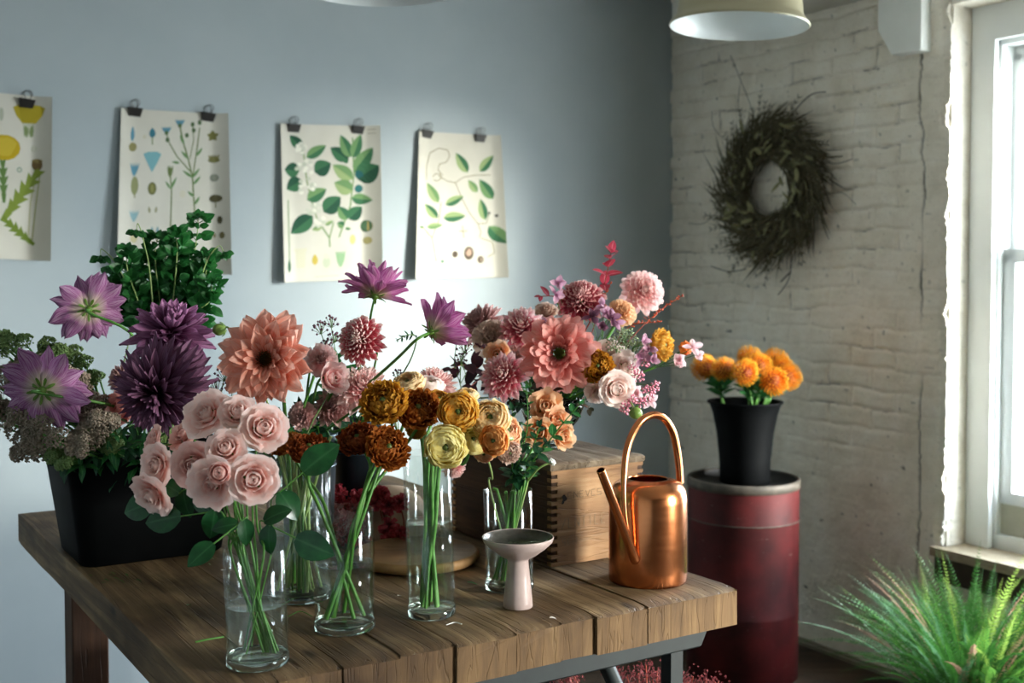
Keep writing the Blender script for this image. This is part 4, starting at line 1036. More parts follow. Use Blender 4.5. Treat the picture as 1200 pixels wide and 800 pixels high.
PROTO = {}
def proto(shape, col):
    k = (shape, col)
    if k in PROTO: return PROTO[k]
    mb = SH[shape]()
    me = mb.mesh('petals_' + shape, PM[col]); PROTO[k] = me; return me
SH = {
 'dahlia_open': lambda: ring_bloom(1, [(13, .80, .40, -4, .18, -.06, 8), (14, .82, .44, 7, .17, -.01, 4), (13, .76, .40, 17, .16, .02, -2), (13, .66, .34, 27, .15, .05, -8), (12, .52, .28, 38, .15, .07, -10), (12, .34, .18, 52, .14, .08, -10)], 'dahl', .24, .07, 18, 4, 8, 8),
 'dahlia_big': lambda: ring_bloom(4, [(14, .80, .44, -8, .20, -.06, 10), (14, .80, .42, 6, .20, .0, 8), (13, .74, .38, 18, .19, .04, 4), (12, .62, .34, 30, .18, .07, 0), (11, .46, .28, 44, .17, .1, 0), (11, .28, .16, 58, .16, .1, 5)], 'round', .22, .045, 14, 4, 8, 7),
 'ball': lambda: spiral_bloom(2, 135, .64, .30, .33, .15, -30, 86, 22, 26, .42, 'spoon', .95, .42, .36, 0, 5, 4, 5),
 'ball2': lambda: spiral_bloom(7, 115, .66, .30, .38, .18, -25, 86, 16, 26, .34, 'round', .95, .40, .34, .03, 6, 4, 5),
 'decor': lambda: spiral_bloom(3, 92, .86, .36, .38, .18, -12, 84, 8, 18, .36, 'dahl', .95, .30, .16, .03, 8, 4, 6),
 'cactus': lambda: spiral_bloom(5, 84, 1.02, .55, .36, .24, -22, 80, -6, 24, .32, 'dahl', .95, .24, .10, .05, 10, 4, 7, .3),
 'cactus2': lambda: spiral_bloom(6, 190, 1.06, .60, .22, .15, -48, 74, -30, 0, .42, 'dahl', 1.0, .22, .10, .06, 12, 4, 7, .5),
 'backdahlia': lambda: ring_bloom(8, [(11, .98, .50, 4, .08, -.04, 10), (12, .96, .46, 14, .08, .0, 6), (12, .9, .42, 26, .08, .03, 0), (9, .6, .24, 50, .07, .06, 0)], 'dahl', .30, .08, 38, jit=15, nv=9),
 'backloose': lambda: ring_bloom(9, [(9, 1.0, .40, 12, .08, -.02, 4), (10, .95, .36, 32, .08, .0, 0), (9, .9, .32, 50, .08, .04, 0), (6, .7, .24, 66, .06, .06, 0)], 'dahl', .36, .07, 32, jit=16, nv=9),
 'backcup': lambda: ring_bloom(12, [(10, 1.0, .52, 30, .08, -.03, 20), (11, .98, .46, 42, .08, .0, 16), (9, .85, .36, 58, .08, .04, 8)], 'dahl', .30, .08, 22, jit=10, nv=9),
 'rose': lambda: cup_bloom(1, [(2, .16, 165, 1.5, 0, 1.5), (3, .26, 152, 1.35, 0, 1.5), (3, .38, 136, 1.2, .1, 1.5), (4, .52, 120, 1.05, .5, 1.6), (5, .68, 106, .92, .9, 1.6), (5, .82, 94, .8, 1.2, 1.55), (5, .9, 82, .72, 1.2, 1.5)], .05),
 'rose2': lambda: cup_bloom(5, [(2, .14, 165, 1.7, 0, 1.5), (3, .24, 150, 1.5, .1, 1.5), (3, .36, 130, 1.3, .4, 1.5), (4, .5, 114, 1.1, .8, 1.6), (4, .64, 102, .95, 1.3, 1.7), (5, .80, 92, .8, 1.6, 1.6), (5, .88, 80, .7, 1.6, 1.5)], .08),
 'rosebud': lambda: cup_bloom(8, [(2, .3, 165, 1.5, 0, 1.6), (3, .45, 150, 1.35, 0, 1.5), (3, .62, 134, 1.25, .1, 1.5), (3, .8, 118, 1.15, .3, 1.6), (4, .95, 100, 1.0, .4, 1.6)], .04),
 'ranunc': lambda: cup_bloom(11, [(3, .22, 158, 1.0, 0, 1.5), (3, .32, 152, .95, 0, 1.5), (4, .42, 148, .92, 0, 1.5), (4, .52, 144, .9, 0, 1.5), (4, .61, 139, .88, 0, 1.5), (4, .70, 134, .86, 0, 1.5), (4, .79, 127, .85, 0, 1.5), (5, .87, 119, .84, .0, 1.5), (5, .94, 110, .84, .1, 1.5), (5, 1.0, 98, .84, .1, 1.5)], .03),
 'ranunc_ruf': lambda: cup_bloom(13, [(4, .28, 158, .95, 0, 1.3), (5, .38, 152, .95, .1, 1.2), (5, .5, 144, .92, .1, 1.2), (6, .6, 136, .9, .2, 1.2), (7, .7, 127, .86, .3, 1.2), (8, .78, 118, .82, .4, 1.2), (9, .86, 108, .8, .5, 1.2), (9, .92, 96, .8, .5, 1.2), (8, .95, 82, .8, .5, 1.2)], .085),
 'carnation': lambda: spiral_bloom(14, 60, .9, .6, .5, .4, 0, 86, 14, 10, .1, 'fan', .8, .25, .06, .10, 10, 6, 5),
 'lisi': lambda: cup_bloom(16, [(2, .25, 150, 1.4, 0, 1.5), (3, .4, 132, 1.35, .3, 1.5), (3, .58, 116, 1.3, .8, 1.5), (4, .78, 104, 1.15, 1.2, 1.5)], .10),
}
CALYX = calyx_mesh().mesh('calyx', M['calyx']); CALYXS = calyx_mesh(5, .5, .28, .2, 0, 170, .16).mesh('calyx_small', M['calyx'])
DISC = disc_mesh(2, 70, .145).mesh('disc', [M['disc']]); DISCG = disc_mesh(4, 60, .13).mesh('disc_green', [M['disc_green']])
mb = MB(); mb.ball((0, 0, .13), .17, n=12, k=8); EYE_ = mb.mesh('eye', M['eye'])

def bez(P, n=14):
    return catmull([V(p) for p in P], max(2, n // max(1, len(P) - 1)))
def in_vase(key, dirv, k, rn, sub=True):
    """mouth and foot points for a stem that leans against the rim on one side and stands on the other"""
    d = vases[key]; Mx = d['M']; a = math.atan2(dirv.y, dirv.x) + rn.uniform(-.35, .35); rm = d['r'] * rn.uniform(.45, .86)
    ar_ = a + pi + rn.uniform(-.8, .8); rf = d['r'] * rn.uniform(.25, .72)
    mouth = Mx @ V((rm * math.cos(a), rm * math.sin(a), d['h'] + .002)); foot = Mx @ V((rf * math.cos(ar_), rf * math.sin(ar_), d['base'] + .005))
    return mouth, foot
ROSTER = []
def flower(name, shape, col, u, v, Y, rpx, nrm, vk, label, group=None, cat='flower', calyx=True, disc=None, stem_r=.0024, stem_mat=None, via=None, stem=True, squash=1, spin=None, neck=.05, leaf=None, extra=None):
    c = at(u, v, Y); r = pxm(rpx, Y) * (.9 if shape.startswith('rose') else 1); n = V(nrm).normalized(); rn = random.Random(int(u * 7 + v * 13))
    q = (Matrix.Translation(c) @ frame_z(n) @ Matrix.Rotation(spin if spin is not None else rn.random() * 6.28, 4, 'Z') @ Matrix.Diagonal((r, r, r * squash, 1)))
    d = vases[vk]; hd = V((c.x - d['b'].x, c.y - d['b'].y, 0))
    if hd.length < .005: hd = V((rn.uniform(-1, 1), rn.uniform(-1, 1), 0))
    mouth, foot = in_vase(vk, hd.normalized(), 0, rn)
    t = thing(name, foot, label, cat, group)
    link('petals', proto(shape, col), t, q)
    if disc: link('flower_centre', disc, t, q)
    if calyx: link('calyx', CALYX if calyx is True else calyx, t, q)
    b0 = c - n * r * (.12 if calyx is True else .55 if shape.startswith(('ran', 'ros', 'lis')) else .2)
    P = [b0, b0 - n * neck]
    if via: P += [at(*p) for p in via]
    P += [mouth, lerp(mouth, foot, .5), foot]
    pts = catmull(P, 6)
    mb = MB(); mb.tube(pts, [stem_r * (.75 + .35 * i / len(pts)) for i in range(len(pts))], 8); mb.build('stem', stem_mat or GREEN, t)
    return t, pts

# leaves ------------------------------------------------------------
def leafm(mb, base, d, up, L, Wd, bend=.25, fold=.15, kind='oval', nu=4, nv=7, m=0):
    d = V(d).normalized(); s = d.cross(V(up))
    if s.length < 1e-4: s = d.cross(V((1, 0, 0)))
    s.normalize(); n = s.cross(d).normalized(); P = []; p = V(base); dd = d.copy()
    for i in range(nv + 1):
        t = i / nv
        if kind == 'oval': w = math.sin(pi * min(1, .04 + t * .96) ** .82) ** .8
        elif kind == 'lance': w = math.sin(pi * min(1, .04 + t * .96) ** .7) ** 1.1
        elif kind == 'dahl': w = (.25 + .75 * math.sin(pi * min(1, t * .78))) * (max(0, 1 - t ** 4) ** .75)
        elif kind == 'round': w = math.sin(pi * min(1, .05 + t * .95)) ** .5
        else: w = math.sin(pi * t ** .7) * (1 + .35 * math.sin(t * 19))
        w = max(w, .03) * Wd / 2
        P.append([p + s * (w * u) + n * (fold * abs(u) * w) for u in [j / nu * 2 - 1 for j in range(nu + 1)]])
        a = bend / nv; dd = (dd * math.cos(a) - n * math.sin(a)).normalized(); n = s.cross(dd).normalized(); p = p + dd * (L / nv)
    mb.grid(P, m)
def path_at(pts, t):
    f = t * (len(pts) - 1); i = min(int(f), len(pts) - 2); k = f - i
    return lerp(pts[i], pts[i + 1], k), (pts[i + 1] - pts[i]).normalized()
def leafy(name, P, vk, label, lmat, smat, L, Wd, n, cat='foliage', group=None, kind='oval', opp=True, spread=1.0, t0=.0, t1=.6, seed=1, stem_r=.0016, bend=.3, tip=True, shrink=.5, lobes=False, foot=None):
    """a sprig: path runs from the tip down; leaves sit on its first part"""
    rn = random.Random(seed); P = [V(p) for p in P]
    if vk:
        d = vases[vk]; hd = V((P[-1].x - d['b'].x, P[-1].y - d['b'].y, 0)); hd = hd.normalized() if hd.length > .004 else V((1, 0, 0))
        mouth, ft = in_vase(vk, hd, 0, rn); P += [mouth, ft]
    pts = catmull(P, 6)
    t = thing(name, pts[-1], label, cat, group)
    mb = MB(); mb.tube(pts, [stem_r * (.5 + .7 * i / len(pts)) for i in range(len(pts))], 6); mb.build('stem', smat, t)
    mb = MB(); a = rn.random() * 6
    for i in range(n):
        tt = lerp(t0, t1, i / max(1, n - 1)); p, dr = path_at(pts, tt); dr = -dr
        x = dr.cross(V((.3, .2, 1))).normalized(); y = dr.cross(x)
        a += 2.4 if not opp else pi / 2 + rn.uniform(-.4, .4)
        for s_ in ((0, pi) if opp else (0,)):
            o_ = x * math.cos(a + s_) + y * math.sin(a + s_); dl = (dr * .55 + o_ * spread).normalized()
            k = lerp(shrink, 1, min(1, i / (n * .4))) * rn.uniform(.8, 1.15)
            if lobes:
                st = p + dl * L * .5 * k; mb.tube([p, st], .0007, 4)
                for la in (-.95, 0, .95):
                    q_ = Quaternion(V((0, 0, 1)).cross(dl).cross(dl).normalized() if abs(dl.z) < .98 else V((1, 0, 0)), la)
                    leafm(mb, st, q_ @ dl, V((rn.uniform(-.6, .6), -1, rn.uniform(-.2, .8))), L * k * (.8 if la else 1), Wd * k * .85, rn.uniform(-.3, .7), .25, 'oval')
            else: leafm(mb, p, dl, V((0, -.5, 1)) if abs(dl.z) < .9 else V((0, -1, 0)), L * k, Wd * k, bend * rn.uniform(.4, 1.6), .2, kind)
    if tip: p, dr = path_at(pts, 0); leafm(mb, p, -dr, V((0, -.6, 1)), L * shrink, Wd * shrink, .2, .2, kind)
    mb.build('leaves', lmat, t)
    return t, pts
def beads(mb, c, nrm, R_, n, r, flat=.35, rn=rnd, twig=None, m=0, mt=1):
    """domed cluster of tiny buds on fine stalks"""
    Fm = Matrix.Translation(V(c)) @ frame_z(V(nrm))
    root = Fm @ V((0, 0, -R_ * .8))
    for i in range(n):
        q = R_ * math.sqrt((i + .5) / n); a = i * GA + rn.uniform(-.3, .3)
        z = R_ * flat * (1 - (q / R_) ** 2) + rn.uniform(-.22, .12) * R_
        p = Fm @ V((q * math.cos(a), q * math.sin(a), z)); rr = r * rn.uniform(.7, 1.3)
        vs = [p + V(d_) * rr for d_ in ((1, 0, 0), (-1, 0, 0), (0, 1, 0), (0, -1, 0), (0, 0, 1), (0, 0, -1))]
        mb.add(vs, [(0, 2, 4), (2, 1, 4), (1, 3, 4), (3, 0, 4), (2, 0, 5), (1, 2, 5), (3, 1, 5), (0, 3, 5)], None, m)
        if twig is not None and i % twig == 0: mb.tube([p, lerp(p, root, .5) + V((0, 0, -.0)), root], .0005, 3, mt, cap=False)
def cluster(name, P, vk, heads, label, bmat, smat, br=.0016, cat='flower', group=None, seed=2, stem_r=.0015, lv=None, twig=4, flat=.35):
    """P: path below the heads; heads: list of (u,v,Y,radius px, beads)"""
    rn = random.Random(seed); P = [V(p) for p in P]
    if vk:
        d = vases[vk]; hd = V((P[-1].x - d['b'].x, P[-1].y - d['b'].y, 0)); hd = hd.normalized() if hd.length > .004 else V((1, 0, 0))
        mouth, ft = in_vase(vk, hd, 0, rn); P += [mouth, ft]
    pts = catmull(P, 5); t = thing(name, pts[-1], label, cat, group)
    mb = MB(); mb.tube(pts, [stem_r * (.7 + .4 * i / len(pts)) for i in range(len(pts))], 6)
    hc = []
    for (u, v, Y, rp, n) in heads:
        c = at(u, v, Y); R_ = pxm(rp, Y); hc.append((c, R_, n)); k = pts[min(3, len(pts) - 1)]
        mb.tube([c - (c - k) * .06, lerp(c, k, .5) + V((rn.uniform(-.01, .01), 0, -.005)), k], stem_r * .6, 5)
    mb.build('stem', smat, t)
    for c, R_, n in hc:
        mb = MB(); up = (c - pts[min(4, len(pts) - 1)]).normalized() * .8 + V((0, -.5, .4))
        beads(mb, c, up, R_, n, br, flat, rn, twig); mb.build('flower_head', [bmat, smat], t)
    if lv:
        mb = MB(); n, L, Wd, mat_ = lv
        for i in range(n):
            p, dr = path_at(pts, .05 + .4 * i / n); a = i * 2.4; o_ = V((math.cos(a), math.sin(a) * .7, .3)); leafm(mb, p, o_, V((0, -.3, 1)), L, Wd, .5, .2)
        mb.build('leaves', mat_, t)
    return t, pts
# ------------------------------------------------------------------ pink spray roses (front vase)
g = 'pale pink roses in the front vase'
ROSES = [
 (240, 483, 1.56, 25, (-.25, -.8, .55), 'rose2', 'rose', 'ruffled pale pink rose, top left of the front bunch under the plum dahlia'),
 (279, 481, 1.54, 21, (.1, -.7, .65), 'rose', 'rose', 'pale pink rose at the top middle of the front bunch'),
 (310, 500, 1.50, 26, (.35, -.85, .35), 'rose', 'rose', 'pale pink rose high on the right of the front bunch, below the coral dahlia'),
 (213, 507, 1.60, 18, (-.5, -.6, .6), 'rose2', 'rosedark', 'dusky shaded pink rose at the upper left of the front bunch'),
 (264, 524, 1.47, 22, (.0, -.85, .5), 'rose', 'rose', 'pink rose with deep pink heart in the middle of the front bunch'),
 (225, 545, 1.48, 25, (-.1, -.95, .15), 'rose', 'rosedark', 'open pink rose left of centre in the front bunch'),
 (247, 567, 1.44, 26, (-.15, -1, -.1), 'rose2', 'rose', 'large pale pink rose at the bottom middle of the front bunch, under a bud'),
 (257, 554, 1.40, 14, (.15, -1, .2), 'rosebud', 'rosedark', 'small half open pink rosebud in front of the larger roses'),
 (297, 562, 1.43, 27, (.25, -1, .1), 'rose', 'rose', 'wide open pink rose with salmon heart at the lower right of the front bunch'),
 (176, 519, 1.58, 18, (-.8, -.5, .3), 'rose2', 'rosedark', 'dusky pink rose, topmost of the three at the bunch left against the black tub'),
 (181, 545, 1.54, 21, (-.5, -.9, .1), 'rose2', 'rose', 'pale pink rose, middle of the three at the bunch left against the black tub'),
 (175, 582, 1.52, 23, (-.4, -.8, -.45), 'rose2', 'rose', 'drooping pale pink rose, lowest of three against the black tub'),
 (264, 501, 1.60, 15, (.1, -.6, .6), 'rosebud', 'rose', 'half hidden pink rose at the back of the front bunch among green stems'),
]
for u, v, Y, r, n, sh, c, lb in ROSES:
    flower('spray_rose', sh, c, u, v, Y, r, n, 'rose', lb, g, 'rose', calyx=CALYXS, stem_r=.0016, via=[(296 + (u - 296) * .35, 612, 1.525)])
M['roseleaf'] = leaf_mat('rose_leaf', '#0e381a', '#1a5026', '#2c5a34', .12, .3)
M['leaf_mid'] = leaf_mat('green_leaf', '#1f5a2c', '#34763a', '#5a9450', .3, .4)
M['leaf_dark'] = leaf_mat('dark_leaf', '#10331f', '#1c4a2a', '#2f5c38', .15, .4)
for (u, v, Y, d, L, lb) in (
  (290, 606, 1.50, (-.6, -.5, -.45), .034, 'dark green rose leaf sprig hanging over the left rim of the front vase'),
  (305, 610, 1.50, (.9, -.3, -.35), .045, 'glossy rose leaf sprig over the right rim of the front vase'),
  (318, 585, 1.55, (.7, .2, .6), .050, 'large dark rose leaf sprig behind the lower right rose'),
  (258, 598, 1.52, (-.9, .1, -.15), .045, 'dark rose leaf sprig low on the left, against the black tub'),
  (222, 575, 1.56, (-.9, .2, -.3), .046, 'rose leaf sprig behind the left roses, against the black tub')):
    p = at(u, v, Y); d = V(d).normalized(); vs_ = vases['rose']; rn = random.Random(int(u * v))
    mouth, foot = in_vase('rose', V((d.x, d.y, 0)).normalized(), 0, rn)
    t = thing('rose_leaf_sprig', foot, lb, 'foliage', 'rose leaf sprigs in the front vase')
    pts = catmull([p + d * .055, p + d * .02, p, lerp(p, mouth, .6), mouth, foot], 5); mb = MB(); mb.tube(pts, .0011, 6); mb.build('stem', GREEN, t)
    mb = MB(); sd = d.cross(V((0, -1, .2))).normalized()
    leafm(mb, pts[0], d, V((rn.uniform(-.5, .5), -1, rn.uniform(.1, .9))), L * 1.25, L * .85, .35, .12)
    for k, s_ in ((6, 1), (8, -1)): leafm(mb, pts[k], d * .3 + sd * s_ + V((rn.uniform(-.3, .3), -.3, rn.uniform(-.6, .2))), V((rn.uniform(-.7, .7), -1, rn.uniform(0, .9))), L * rn.uniform(.8, 1.15), L * .68, .7, .12)
    mb.build('leaves', M['roseleaf'], t)

# ------------------------------------------------------------------ rust ranunculus (short vase)
g = 'rust coloured ranunculus in the short vase'
for u, v, Y, r, n, sh, c, lb in [
 (362, 524, 1.63, 22, (.1, -.5, .85), 'ranunc_ruf', 'rustdark', 'dark rust ranunculus leaning left, right of the pink roses'),
 (334, 519, 1.72, 18, (-.4, -.3, .8), 'ranunc_ruf', 'rust', 'rust ranunculus farthest left, half behind the right-hand pink roses'),
 (419, 513, 1.66, 22, (-.2, -.6, .75), 'ranunc_ruf', 'rustdark', 'dark rust ranunculus above the short vase, left of its twin'),
 (455, 524, 1.62, 24, (.35, -.75, .5), 'ranunc_ruf', 'rust', 'rust ranunculus with green heart just left of the tall vase rim'),
 (449, 470, 1.66, 26, (-.1, -.75, .6), 'ranunc_ruf', 'ochre', 'large ochre and green ranunculus, highest on the left of the ranunculus row'),
 (490, 478, 1.70, 24, (.1, -.75, .55), 'ranunc_ruf', 'rust', 'rust brown ranunculus with yellow green heart between ochre and amber ones'),
 (461, 541, 1.64, 13, (.3, -.6, -.4), 'ranunc_ruf', 'rust', 'small frilled rust ranunculus hanging under its larger neighbour'),
 (474, 470, 1.76, 14, (.1, -.4, .6), 'ranunc_ruf', 'rustdark', 'small dark rust ranunculus squeezed behind the ochre one')]:
    via = [(404 + (u - 404) * .5, 575 if v < 560 else 580, 1.67)] if abs(u - 404) > 25 else None
    flower('rust_ranunculus', sh, c, u, v, Y, r, n, 'rust', lb, g, 'ranunculus', calyx=CALYXS, disc=EYE_, stem_r=.0029, squash=.82)
# ------------------------------------------------------------------ yellow ranunculus (tall vase)
g = 'yellow and cream ranunculus in the tall vase'
for u, v, Y, r, n, sh, c, lb in [
 (537, 482, 1.68, 23, (.0, -.98, .15), 'ranunc', 'amber', 'round amber yellow ranunculus facing front with a green eye'),
 (522, 523, 1.66, 25, (.1, -.98, -.1), 'ranunc', 'yellow', 'pale yellow ranunculus over the rim of the tall vase'),
 (575, 490, 1.70, 23, (-.15, -.85, .45), 'ranunc', 'cream', 'cream yellow ranunculus with peach edge, right of the amber one'),
 (554, 516, 1.71, 18, (.2, -.5, .5), 'ranunc', 'yellow', 'soft yellow ranunculus seen from the side in the middle of the yellow group'),
 (579, 516, 1.67, 18, (-.35, -.9, .1), 'ranunc', 'orange', 'small orange peach ranunculus below the cream one'),
 (594, 504, 1.73, 20, (.5, -.6, .35), 'ranunc', 'peach', 'peach cream ranunculus peeking out on the right of the yellow group'),
 (597, 530, 1.72, 13, (.3, -.8, -.2), 'ranunc_ruf', 'beige', 'small dusty pink ranunculus bud over the greenery vase'),
 (567, 531, 1.73, 12, (.0, -.8, -.3), 'ranunc', 'peach', 'small pale peach ranunculus under the orange one'),
 (478, 449, 1.80, 20, (-.2, -.4, .8), 'ranunc', 'cream', 'smooth cream ranunculus behind the ochre and rust ones'),
 (504, 450, 1.84, 17, (.2, -.3, .9), 'ranunc', 'whiterose', 'pale ivory ranunculus behind the row, beside the pale pink dahlia'),
 (514, 468, 1.78, 15, (.2, -.4, .6), 'ranunc', 'amber', 'golden ranunculus mostly hidden between the rust and amber ones'),
 (548, 462, 1.78, 13, (.1, -.3, .9), 'ranunc', 'cream', 'small cream ranunculus peeping above the amber one'),
 (488, 502, 1.76, 12, (.0, -.6, .2), 'ranunc', 'ochre', 'small olive ochre ranunculus under the rust brown one')]:
    flower('yellow_ranunculus', sh, c, u, v, Y, r, n, 'yellow', lb, g, 'ranunculus', calyx=CALYXS, disc=EYE_, stem_r=.0031, squash=.86, stem_mat=leaf_mat('ranunculus_stem', '#4f8a3c', '#74a858', None, .1) if 'RS' not in M else M['RS'])
# ------------------------------------------------------------------ purple and coral dahlias (black tub, fluted vase, pails)
g = 'dahlias behind the front vases'
for u, v, Y, r, n, sh, c, vk, kw, lb in [
 (104, 362, 1.98, 44, (-.35, .80, .15), 'backdahlia', 'lilac', 'tub', dict(via=[(158, 396, 1.97), (170, 470, 2.0)], neck=.03, stem_r=.0028), 'lilac dahlia seen from behind, upper left beside the leafy bunch'),
 (50, 457, 1.90, 53, (-.10, .95, .05), 'backdahlia', 'lilac', 'tub', dict(via=[(140, 478, 1.97), (180, 515, 2.0)], neck=.02, stem_r=.0028), 'large lilac dahlia seen from behind in front of the sedum at far left'),
 (200, 394, 1.84, 52, (.25, -.55, .8), 'cactus', 'plum', 'tub', dict(), 'plum purple dahlia with lilac lit petals, above the darker one'),
 (189, 455, 1.76, 62, (-.15, -.75, -.35), 'cactus2', 'darkplum', 'tub', dict(via=[(200, 500, 1.95)]), 'very dark plum shaggy dahlia directly above the pink roses'),
 (313, 421, 1.70, 60, (-.12, -.97, .12), 'dahlia_open', 'coral', 'flute', dict(disc=DISC, stem_r=.0035, via=[(335, 500, 1.80)]), 'huge open coral peach dahlia with brown green centre, left of the middle'),
 (440, 345, 1.90, 43, (.15, .42, .85), 'backloose', 'lilac2', 'pailA', dict(neck=.03, via=[(425, 420, 1.95), (395, 475, 2.1)]), 'bright lilac dahlia raised highest, tilted up, below the fruiting branch poster'),
 (507, 388, 1.84, 43, (.62, .60, .32), 'backcup', 'lilac2', 'pailA', dict(neck=.03, via=[(462, 423, 1.90), (400, 478, 2.05)], stem_r=.003), 'bright lilac dahlia on a long slanting stem, seen from behind'),
 (424, 399, 1.86, 33, (-.35, -.9, .25), 'ball', 'redwhite', 'pailB', dict(), 'round red and white dahlia with tipped petals beside the coral one'),
 (425, 458, 1.98, 36, (.1, -.7, .6), 'decor', 'palepink', 'pailB', dict(), 'pale pink streaked dahlia behind the slanting stem'),
 (508, 453, 2.02, 31, (.2, -.4, .85), 'decor', 'palepink', 'pailB', dict(), 'pale pink dahlia behind the amber ranunculus'),
 (374, 423, 1.90, 24, (.4, -.8, .3), 'carnation', 'palepink', 'pailA', dict(), 'frilly pink flower tucked against the right side of the coral dahlia'),
 (392, 443, 1.86, 18, (.6, -.7, .2), 'lisi', 'palepink', 'pailA', dict(), 'small pink ruffled bloom right of the coral dahlia'),
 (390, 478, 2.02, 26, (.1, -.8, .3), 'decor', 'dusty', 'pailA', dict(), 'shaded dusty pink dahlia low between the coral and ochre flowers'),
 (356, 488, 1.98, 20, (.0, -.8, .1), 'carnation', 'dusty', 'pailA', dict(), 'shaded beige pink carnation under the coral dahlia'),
 (140, 478, 1.96, 21, (-.5, -.7, .1), 'lisi', 'coralpink', 'tub', dict(), 'peach pink bloom half hidden left of the dark plum dahlia'),
 (146, 445, 2.0, 22, (-.5, -.6, .4), 'cactus', 'dusty', 'tub', dict(), 'dusky rose dahlia showing behind the dark plum one'),
 (532, 548, 1.80, 16, (.2, -.6, -.5), 'decor', 'palepink', 'yellow', dict(via=[(515, 540, 1.76)]), 'small pale pink dahlia hanging beside the tall vase rim')]:
    flower('dahlia', sh, c, u, v, Y, r, n, vk, lb, g, 'dahlia', **kw)
# round green buds
for u, v, Y, r, vk, P, lb in [(257, 386, 1.84, 8, 'flute', [(268, 384, 1.84), (277, 400, 1.80), (300, 440, 1.85)], 'round green dahlia bud on a hooked stem left of the coral dahlia'),
   (563, 532, 1.78, 8, 'green', [(572, 540, 1.80), (577, 560, 1.86)], 'small green ranunculus bud at the left rim of the greenery vase'),
   (745, 484, 2.0, 8, 'urn', [(738, 470, 2.05), (715, 450, 2.15)], 'small pale green bud hanging above the copper handle')]:
    c = at(u, v, Y); rr = pxm(r, Y); rn = random.Random(int(u)); mouth, foot = in_vase(vk, V((c.x - vases[vk]['b'].x, .01, 0)).normalized(), 0, rn)
    t = thing('flower_bud', foot, lb, 'flower bud'); mb = MB(); mb.ball(c, rr, n=16, k=10, sq=.9); mb.build('bud_head', M['leaf_bud'] if 'leaf_bud' in M else leaf_mat('bud_green', '#5c7a30', '#86a04e', None, .1), t)
    mb = MB(); R_ = random.Random(3); s0 = len(mb.v)
    for i in range(5): petal(mb, R_, 1.1, .6, 2 * pi * i / 5, 10, .3, -.9, 75, .15, 'point', 3, 5)
    mb.xf(Matrix.Translation(c) @ frame_z(c - at(*P[0])) @ Matrix.Scale(rr * 1.08, 4)); mb.build('sepals', M['calyx'], t)
    pts = catmull([c] + [at(*p) for p in P] + [mouth, foot], 6); mb = MB(); mb.tube(pts, .0016, 7); mb.build('stem', PALEG, t)

# ------------------------------------------------------------------ the large arrangement in the urn
g = 'blooms of the large arrangement on the crate'
AR = [
 ('dahlia', 566, 382, 2.30, 32, (-.5, -.5, .7), 'decor', 'dusty', dict(), 'dusty pink dahlia at the upper left of the arrangement'),
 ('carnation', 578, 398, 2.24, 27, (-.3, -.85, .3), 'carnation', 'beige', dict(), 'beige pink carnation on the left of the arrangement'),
 ('dahlia', 612, 388, 2.22, 34, (-.1, -.75, .6), 'decor', 'pinkwhite', dict(), 'pink and white dahlia at the upper middle left of the arrangement'),
 ('dahlia', 592, 442, 2.10, 33, (-.25, -.85, .35), 'decor', 'pinkwhite', dict(), 'pink and cream spiky dahlia, lowest on the left of the arrangement'),
 ('dahlia', 656, 414, 2.08, 48, (-.18, -.96, .1), 'dahlia_big', 'coralpink', dict(disc=DISCG, stem_r=.0035), 'big salmon pink dahlia with green eye at the heart of the arrangement'),
 ('dahlia', 681, 354, 2.18, 33, (-.1, -.75, .6), 'ball', 'darkpink', dict(), 'crimson and white ball dahlia at the top of the arrangement'),
 ('dahlia', 752, 342, 2.22, 30, (.2, -.93, .25), 'ball2', 'palepink', dict(), 'pale pink ball dahlia highest on the right of the arrangement'),
 ('garden_rose', 727, 368, 2.14, 20, (.1, -.9, .4), 'carnation', 'peachrose', dict(), 'peach yellow ruffled rose between crimson and pale pink dahlias'),
 ('ranunculus', 700, 429, 2.06, 18, (.1, -.95, .2), 'ranunc_ruf', 'ochre', dict(disc=EYE_), 'amber ranunculus at the right side of the salmon dahlia'),
 ('ranunculus', 777, 404, 2.12, 17, (.75, -.65, .1), 'ranunc_ruf', 'amber', dict(disc=EYE_, via=[(735, 426, 2.15)]), 'yellow ranunculus pointing right at the end of a green stem'),
 ('garden_rose', 716, 420, 2.14, 19, (.3, -.9, .2), 'rose2', 'whiterose', dict(), 'ivory pink rose in the middle right of the arrangement, beside the amber ranunculus'),
 ('garden_rose', 734, 430, 2.12, 17, (.5, -.85, .1), 'rose2', 'whiterose', dict(), 'ivory pink rose seen sideways above the lowest rose'),
 ('garden_rose', 724, 456, 2.04, 20, (.25, -.95, -.05), 'rose', 'whiterose', dict(), 'open ivory pink rose, lowest on the right of the arrangement'),
 ('garden_rose', 699, 456, 2.08, 18, (.0, -.9, -.2), 'carnation', 'whiterose', dict(), 'cream frilled flower below the amber ranunculus'),
 ('garden_rose', 583, 415, 2.14, 15, (-.2, -.9, .1), 'lisi', 'peach', dict(), 'small shaded peach bloom between beige carnation and spiky dahlia'),
 ('carnation', 640, 372, 2.28, 20, (.0, -.6, .7), 'carnation', 'beige', dict(), 'beige carnation half hidden behind the salmon dahlia'),
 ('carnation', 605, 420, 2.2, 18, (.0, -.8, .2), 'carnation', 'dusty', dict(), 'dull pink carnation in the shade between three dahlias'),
]
for nm, u, v, Y, r, n, sh, c, kw, lb in AR:
    flower(nm, sh, c, u, v, Y, r, n, 'urn', lb, g, {'garden_rose': 'rose'}.get(nm, nm), calyx=(CALYX if nm == 'dahlia' else CALYXS), **kw)
